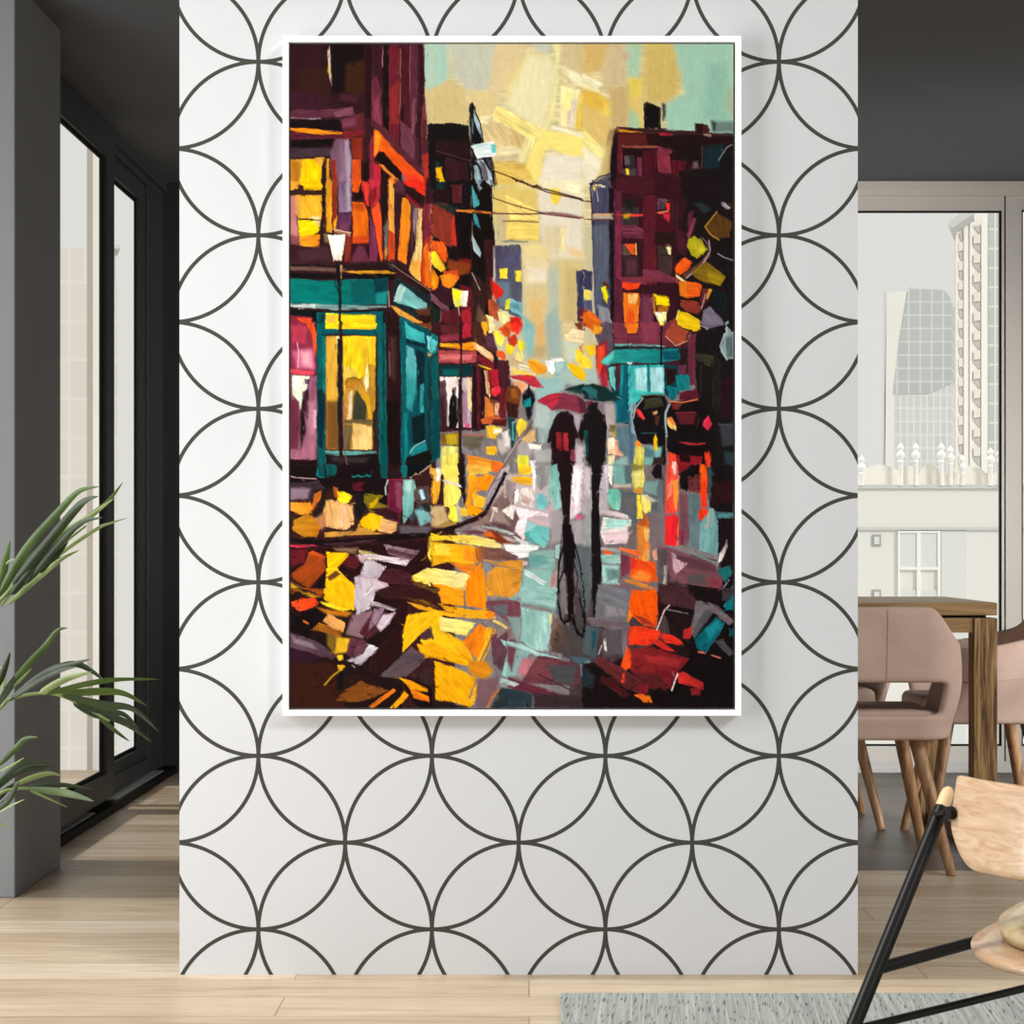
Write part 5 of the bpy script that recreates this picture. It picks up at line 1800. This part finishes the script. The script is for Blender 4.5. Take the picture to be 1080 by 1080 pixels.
# ------------------------------------------------------------ palm
def leafm(name, a, bcol):
    m = NT(name); n = m.noise(m.coord(), 14, 3); c = m.ramp(n, [(.35, lin(a)), (.65, lin(bcol))])
    m.done(c, .42, .4); tr = m.n('ShaderNodeBsdfTranslucent', {0: c}); mx = m.n('ShaderNodeMixShader', {0: .22, 1: m.b.outputs[0], 2: tr.outputs[0]})
    m.t.links.new(mx.outputs[0], m.out.inputs[0]); return m.m
M['leaf0'] = leafm('dark_leaf', '1c2812', '2f3f1c'); M['leaf1'] = leafm('green_leaf', '384c20', '546a30'); M['leaf2'] = leafm('pale_leaf', '6c7e46', '90a068')
M['pot'] = plain('grey_ceramic', '8a8a86', .5, .4); M['soil'] = plain('potting_soil', '2c221a', .95, .05, .3, 40)
PL = Vector((-1.32, 3.1, 0))
palm = thing('potted_palm', 'palm plant with long narrow green leaves reaching in from the left edge', 'plant', PL)
b = MB().lathe([(.10, 0), (.13, .01), (.165, .30), (.175, .32), (.175, .34), (.160, .34), (.155, .30), (.0, .295)]); pot = b.build('pot', M['pot'], palm)
MB().lathe([(.150, .296), (.150, .306), (.08, .314), (.01, .316)]).build('soil', M['soil'], pot)
def cr(pts, n):
    out = []; Q = [pts[0]]+list(pts)+[pts[-1]]
    for i in range(len(pts)-1):
        for k in range(n):
            t_ = k/n; p0, p1, p2, p3 = Q[i], Q[i+1], Q[i+2], Q[i+3]
            out.append(.5*((2*p1)+(p2-p0)*t_+(2*p0-5*p1+4*p2-p3)*t_*t_+(3*p1-p0-3*p2+p3)*t_**3))
    out.append(pts[-1]); return out
rl = random.Random(4)
def leaf(b, pts, wd, mi, tilt):
    sp = cr(pts, 7); n = len(sp); rows = []
    for i, p in enumerate(sp):
        t_ = i/(n-1); d = (sp[min(i+1, n-1)]-sp[max(i-1, 0)]).normalized()
        side = d.cross(Vector((0, math.cos(tilt), math.sin(tilt)))).normalized(); nrm = side.cross(d)
        w = wd*.5*max(.03, math.sin(PI*min(1, t_**.62))**.75)
        rows.append([p-side*w+nrm*w*.35, p-side*w*.5+nrm*w*.12, p, p+side*w*.5+nrm*w*.12, p+side*w+nrm*w*.35])
    V = [[b.bm.verts.new(q_-PL) for q_ in r] for r in rows]
    for i in range(n-1):
        for j in range(4):
            f = b.bm.faces.new((V[i][j], V[i][j+1], V[i+1][j+1], V[i+1][j])); f.material_index = mi
FR = [(0, 500, 7.714, 3.05, (-60, 720), [
 ('0,960 200,620 480,300 640,140 810,100', 66, 1), ('100,900 350,600 600,300 700,210 800,180', 72, 0), ('0,1000 300,660 600,440 860,240 1000,65', 58, 1),
 ('60,960 400,560 700,360 925,200', 56, 2), ('200,900 450,600 650,400 835,352', 60, 0), ('300,800 560,600 800,440 900,400 1040,355', 30, 2),
 ('50,1070 300,850 500,690 645,620', 46, 2), ('-30,1000 30,760 82,540', 74, 1), ('-10,860 60,720 135,690', 16, 2), ('300,800 450,650 560,530', 76, 0),
 ('120,960 260,760 430,600', 60, 0), ('0,1080 80,980 240,890', 26, 2), ('-20,1080 150,800 330,600 420,470', 60, 1), ('-40,1050 60,860 180,700', 60, 1), ('30,1010 220,740 380,560 470,480', 64, 0), ('180,860 380,620 520,500 640,420', 60, 0), ('90,980 200,840 320,700', 50, 0), ('240,860 380,700 520,600', 50, 0)]),
 (0, 640, 4.155, 2.95, (-70, 820), [
 ('-20,450 90,290 200,170 250,105 297,92', 28, 1), ('-10,350 20,270 45,198', 28, 0), ('60,350 100,310 142,266', 13, 2), ('40,410 180,300 300,255 397,229', 30, 0),
 ('70,395 200,290 320,250 400,280 472,338', 32, 0), ('170,380 280,320 402,285', 30, 2), ('200,385 380,340 520,320 697,318', 27, 1), ('250,388 420,375 540,382 647,436', 38, 1),
 ('270,390 450,432 580,450 697,548', 38, 0), ('300,400 450,470 560,520 668,595', 38, 0), ('430,480 500,540 568,590', 19, 1), ('330,410 420,450 540,470 610,540', 28, 0), ('-10,460 20,300 -5,260', 14, 2), ('60,398 160,330 260,280 340,262', 26, 0), ('320,420 420,470 520,490 600,520', 34, 0), ('-20,440 40,340 110,250', 22, 0)]),
 (0, 640, 4.155, 3.0, (-60, 900), [
 ('-10,700 70,620 110,580 167,571', 26, 1), ('-5,725 60,690 107,660', 10, 2), ('-20,780 70,712 150,690 242,700', 42, 0), ('60,782 150,745 220,730 268,741', 24, 2),
 ('70,800 220,780 320,785 407,799', 22, 0), ('120,798 260,812 340,830 410,852', 32, 1), ('130,805 220,845 298,880', 11, 2), ('-20,890 40,840 82,765', 32, 0), ('-10,905 50,870 108,843', 9, 2), ('-20,950 10,952 42,966', 12, 1), ('-20,800 50,740 130,712 200,712', 34, 0), ('-20,850 20,810 70,770', 28, 0)])]
RACH = [[(-20, 1050), (250, 780), (520, 560), (700, 420)], [(-30, 470), (60, 400), (250, 385), (480, 500)], [(-30, 840), (60, 800), (160, 800), (330, 830)]]
for (ox, oy, sc, zf, st, leaves), ra in zip(FR, RACH):
    b = MB()
    for spec, wpx, mi in leaves:
        dz = rl.uniform(-.05, .05); dd = rl.uniform(-.06, .06); pp = [tuple(map(float, s_.split(','))) for s_ in spec.split()]
        pts = [P(ox+x/sc, oy+y/sc, zf+dz+dd*i/len(pp)) for i, (x, y) in enumerate(pp)]
        leaf(b, pts, wpx/sc*zf/F*1.05, mi, rl.uniform(-.5, .5))
    a = [PL+Vector((rl.uniform(-.03, .03), rl.uniform(-.03, .03), .30)), P(st[0]-110, st[1]+120, zf+.03), P(st[0]-20, st[1]-0, zf)]+[P(ox+x/sc, oy+y/sc, zf) for x, y in ra]
    sp = cr(a, 6); nv = len(b.bm.faces)
    b.tube([p-PL for p in sp], [.0045*(1-.8*i/len(sp))+.0006 for i in range(len(sp))], 8); b.bm.faces.ensure_lookup_table()
    for f in b.bm.faces[nv:]: f.material_index = 2
    bmesh.ops.remove_doubles(b.bm, verts=[], dist=0)
    o = b.build('frond', M['leaf0'], palm); o.data.materials.append(M['leaf1']); o.data.materials.append(M['leaf2'])
# fronds outside the frame, arching away
for k in range(5):
    b = MB(); az = 1.7+k*.75; top = .55+.12*k; d = Vector((math.cos(az), math.sin(az), 0)); d.x = -abs(d.x)
    sp = cr([PL+Vector((0, 0, .3)), PL+d*.08+Vector((0, 0, .3+top*.6)), PL+d*.25+Vector((0, 0, .3+top)), PL+d*.5+Vector((0, 0, .25+top*.8))], 8)
    for i in range(9, len(sp)-1):
        for sg in (-1, 1):
            s2 = d.cross(Vector((0, 0, 1)))*sg; q0 = sp[i]; L = .2
            leaf(b, [q0, q0+(d*.5+s2*.6)*L*.5+Vector((0, 0, .02)), q0+(d*.6+s2*.8)*L-Vector((0, 0, .04))], .02, rl.choice((0, 1)), 1.2)
    nv = len(b.bm.faces); b.tube([p-PL for p in sp], .003, 6); b.bm.faces.ensure_lookup_table()
    for f in b.bm.faces[nv:]: f.material_index = 2
    o = b.build('frond', M['leaf0'], palm); o.data.materials.append(M['leaf1']); o.data.materials.append(M['leaf2'])
# ------------------------------------------------------------ city outside
def haze(name, c): return plain(name, c, .9, .05, .015, .3)  # distance haze and glass veil are put into these pale colours
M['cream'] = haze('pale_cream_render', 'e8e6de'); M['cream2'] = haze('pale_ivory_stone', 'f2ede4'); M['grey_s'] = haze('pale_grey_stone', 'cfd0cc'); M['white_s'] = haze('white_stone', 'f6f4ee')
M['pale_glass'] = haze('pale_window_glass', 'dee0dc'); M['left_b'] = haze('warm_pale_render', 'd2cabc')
def gridm(name, c, lc_, bw, rh, ms):
    m = NT(name); tc = m.n('ShaderNodeTexCoord'); sp = m.n('ShaderNodeSeparateXYZ', {0: tc.outputs['Object']}); cb = m.n('ShaderNodeCombineXYZ', {0: sp.outputs[0], 1: sp.outputs[2]})
    br = m.n('ShaderNodeTexBrick', {'Vector': cb.outputs[0], 'Color1': lin(c)+(1,), 'Color2': tuple(v*1.06 for v in lin(c))+(1,), 'Mortar': lin(lc_)+(1,)}, offset=0)
    br.inputs['Scale'].default_value = 1; br.inputs['Brick Width'].default_value = bw; br.inputs['Row Height'].default_value = rh; br.inputs['Mortar Size'].default_value = ms; br.inputs['Mortar Smooth'].default_value = 0
    return m.done(br.outputs[0], .7, .1)
GZ = -16.0
# glass office tower
Zt = 90.0; s_ = F/Zt
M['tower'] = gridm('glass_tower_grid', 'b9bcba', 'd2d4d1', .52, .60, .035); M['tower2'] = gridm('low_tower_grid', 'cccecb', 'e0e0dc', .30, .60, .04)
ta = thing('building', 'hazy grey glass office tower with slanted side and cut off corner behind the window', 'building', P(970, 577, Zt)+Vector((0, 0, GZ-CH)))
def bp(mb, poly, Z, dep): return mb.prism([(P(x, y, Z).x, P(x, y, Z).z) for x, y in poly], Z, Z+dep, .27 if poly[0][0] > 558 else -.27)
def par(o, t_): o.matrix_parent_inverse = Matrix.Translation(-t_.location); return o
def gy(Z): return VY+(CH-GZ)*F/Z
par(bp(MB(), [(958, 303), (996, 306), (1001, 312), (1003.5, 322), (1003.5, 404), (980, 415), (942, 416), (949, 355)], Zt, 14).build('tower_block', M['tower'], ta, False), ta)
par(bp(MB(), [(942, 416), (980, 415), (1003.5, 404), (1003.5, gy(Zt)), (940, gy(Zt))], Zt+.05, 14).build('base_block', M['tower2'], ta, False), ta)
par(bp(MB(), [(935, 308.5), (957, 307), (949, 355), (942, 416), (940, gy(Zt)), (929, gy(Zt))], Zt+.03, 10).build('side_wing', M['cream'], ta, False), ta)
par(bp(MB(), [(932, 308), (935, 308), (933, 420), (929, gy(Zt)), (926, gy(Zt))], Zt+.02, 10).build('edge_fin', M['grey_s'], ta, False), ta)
# ornate tower
Zo = 60.0
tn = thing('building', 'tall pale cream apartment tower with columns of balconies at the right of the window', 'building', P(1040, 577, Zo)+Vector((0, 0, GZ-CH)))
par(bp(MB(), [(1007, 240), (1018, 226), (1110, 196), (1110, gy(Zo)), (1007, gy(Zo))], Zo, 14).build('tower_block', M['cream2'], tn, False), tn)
par(bp(MB(), [(1000, 237), (1001, 233), (1016, 223), (1026, 214), (1026, 226), (1018, 231), (1004, 241)], Zo-1.2, 3).build('cornice', M['grey_s'], tn, False), tn)
for x0, x1 in ((1008.5, 1010.5), (1016.5, 1021), (1023, 1025), (1035, 1041)):
    par(bp(MB(), [(x0, 236), (x1, 230), (x1, gy(Zo)), (x0, gy(Zo))], Zo-.08, .1).build('pilaster', M['white_s'], tn, False), tn)
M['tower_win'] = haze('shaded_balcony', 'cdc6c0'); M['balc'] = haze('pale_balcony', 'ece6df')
for (xa, xb, y0) in ((1010.8, 1015.6, 246), (1027, 1034, 238)):
    for k in range(13):
        y = y0+k*20.4
        if y > 505: break
        par(bp(MB(), [(xa, y), (xb, y), (xb, y+8.5), (xb-2.4, y+6.5), (xa+.6, y+1.5)], Zo-.04, .06).build('balcony_opening', M['tower_win'], tn, False), tn)
        par(bp(MB(), [(xa, y+10), (xb, y+9), (xb, y+18), (xa, y+19)], Zo-.10, .12).build('balcony', M['balc'], tn, False), tn)
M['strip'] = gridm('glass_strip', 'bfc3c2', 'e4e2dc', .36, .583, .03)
par(bp(MB(), [(1043, 205), (1055, 205), (1055, gy(Zo)), (1043, gy(Zo))], Zo-.04, .05).build('glazed_strip', M['strip'], tn, False), tn)
# low ornate building with finials
Zf = 25.0
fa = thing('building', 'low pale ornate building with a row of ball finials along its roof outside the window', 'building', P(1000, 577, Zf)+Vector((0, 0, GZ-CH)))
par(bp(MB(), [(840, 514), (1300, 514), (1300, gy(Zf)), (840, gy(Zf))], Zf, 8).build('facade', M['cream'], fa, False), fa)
b = MB()
def arc(xa, xb, yt, yb, n=8): return [(xa+(xb-xa)*i/n, yb-(yb-yt)*math.sin(PI*i/n)**.6) for i in range(n+1)]
poly = [(840, 514)]+arc(840, 905, 494, 500)+arc(910, 946, 490, 498)+arc(950, 966, 491, 499)+arc(970, 992, 489, 499)+arc(996, 1040, 491, 499)+arc(1048, 1120, 491, 499)+[(1300, 500), (1300, 514)]
par(bp(b, poly, Zf+.1, .5).build('parapet', M['cream2'], fa, False), fa)
par(bp(bp(MB(), [(840, 511), (1300, 511), (1300, 515), (840, 515)], Zf-.05, .06), [(840, 556), (1300, 556), (1300, 559), (840, 559)], Zf-.04, .06).build('cornice', M['grey_s'], fa, False), fa)
for fxp, yt in ((909, 480), (950, 467), (966, 467), (993, 467), (1002.5, 470), (1015, 480), (1045, 472), (1054, 474)):
    c = P(fxp, 512, Zf-.05); u = 1/84.0; h_ = (512-yt)*u
    pr = [(2.6, 0), (2.6, h_/u-21), (3.3, h_/u-20), (2.2, h_/u-18), (4.4, h_/u-14.5), (4.5, h_/u-12), (2.4, h_/u-9), (1.8, h_/u-8), (3.3, h_/u-5.5), (3.1, h_/u-3.5), (1.3, h_/u-1.5), (.4, h_/u)]
    par(MB().lathe([(r*u, max(z, .01*i)*u) for i, (r, z) in enumerate(pr)], c, 12).build('finial', M['white_s'], fa), fa)
for x0, x1 in ((949, 967), (971, 989)):
    par(bp(MB(), [(x0, 562), (x1, 562), (x1, 598), (x0, 598)], Zf-.03, .05).build('window', M['pale_glass'], fa, False), fa)
    par(bp(MB(), [(x0, 622), (x1, 622), (x1, 690), (x0, 690)], Zf-.03, .05).build('window', M['pale_glass'], fa, False), fa)
b = MB()
for q_ in ([(947, 560), (992, 560), (992, 562), (947, 562)], [(947, 562), (949, 562), (949, 700), (947, 700)], [(967, 562), (971, 562), (971, 700), (967, 700)], [(989, 562), (992, 562), (992, 700), (989, 700)], [(949, 598), (967, 598), (967, 601), (949, 601)], [(971, 598), (989, 598), (989, 601), (971, 601)]):
    bp(b, q_, Zf-.05, .06)
par(b.build('window_surround', M['white_s'], fa, False), fa)
M['wf'] = haze('grey_window_trim', 'a8aaa2')
for yy in (564, 622):
    wn = par(bp(MB(), [(920, yy), (929, yy), (929, yy+12), (920, yy+12)], Zf-.02, .04).build('window', M['wf'], fa, False), fa)
    bp(MB(), [(921.8, yy+2), (927.4, yy+2), (927.4, yy+10), (921.8, yy+10)], Zf-.03, .04).build('pane', M['pale_glass'], wn, False)
par(bp(MB(), [(993, 560), (1019, 560), (1019, gy(Zf)), (993, gy(Zf))], Zf-.015, .03).build('pier', M['pale_glass'], fa, False), fa)
# building and post outside the left window
Zl = 40.0
M['lgrid'] = gridm('pale_tiled_facade', 'd6d1c8', 'dfdad1', .42, .78, .035)
lb = thing('building', 'pale beige tiled building seen through the left sliding window', 'building', P(60, 577, Zl)+Vector((0, 0, GZ-CH)))
par(bp(MB(), [(-200, 262), (88, 262), (88, 300), (124, 300), (124, gy(Zl)), (-200, gy(Zl))], Zl, 8).build('facade', M['lgrid'], lb, False), lb)
par(bp(MB(), [(117, 258), (127, 258), (127, 262), (117, 262)], Zl-.2, 1).build('roof_edge', M['grey_s'], lb, False), lb)
par(bp(MB(), [(118, 262), (122, 262), (122, 300), (118, 300)], Zl, 1).build('roof_post', M['left_b'], lb, False), lb)
M['pipe'] = haze('taupe_pipe', 'b4aaa0')
ps = thing('balcony_post', 'slim pale vertical post standing outside the left sliding window', 'post', P(99, 577, 12)+Vector((0, 0, -1.6-CH)))
par(bp(MB(), [(92, 60), (98, 60), (98, 980), (92, 980)], 12.0, .05).build('pipe', M['pipe'], ps, False), ps)
par(bp(MB(), [(98.5, 60), (109, 60), (109, 980), (98.5, 980)], 12.05, .08).build('post', M['white_s'], ps, False), ps)
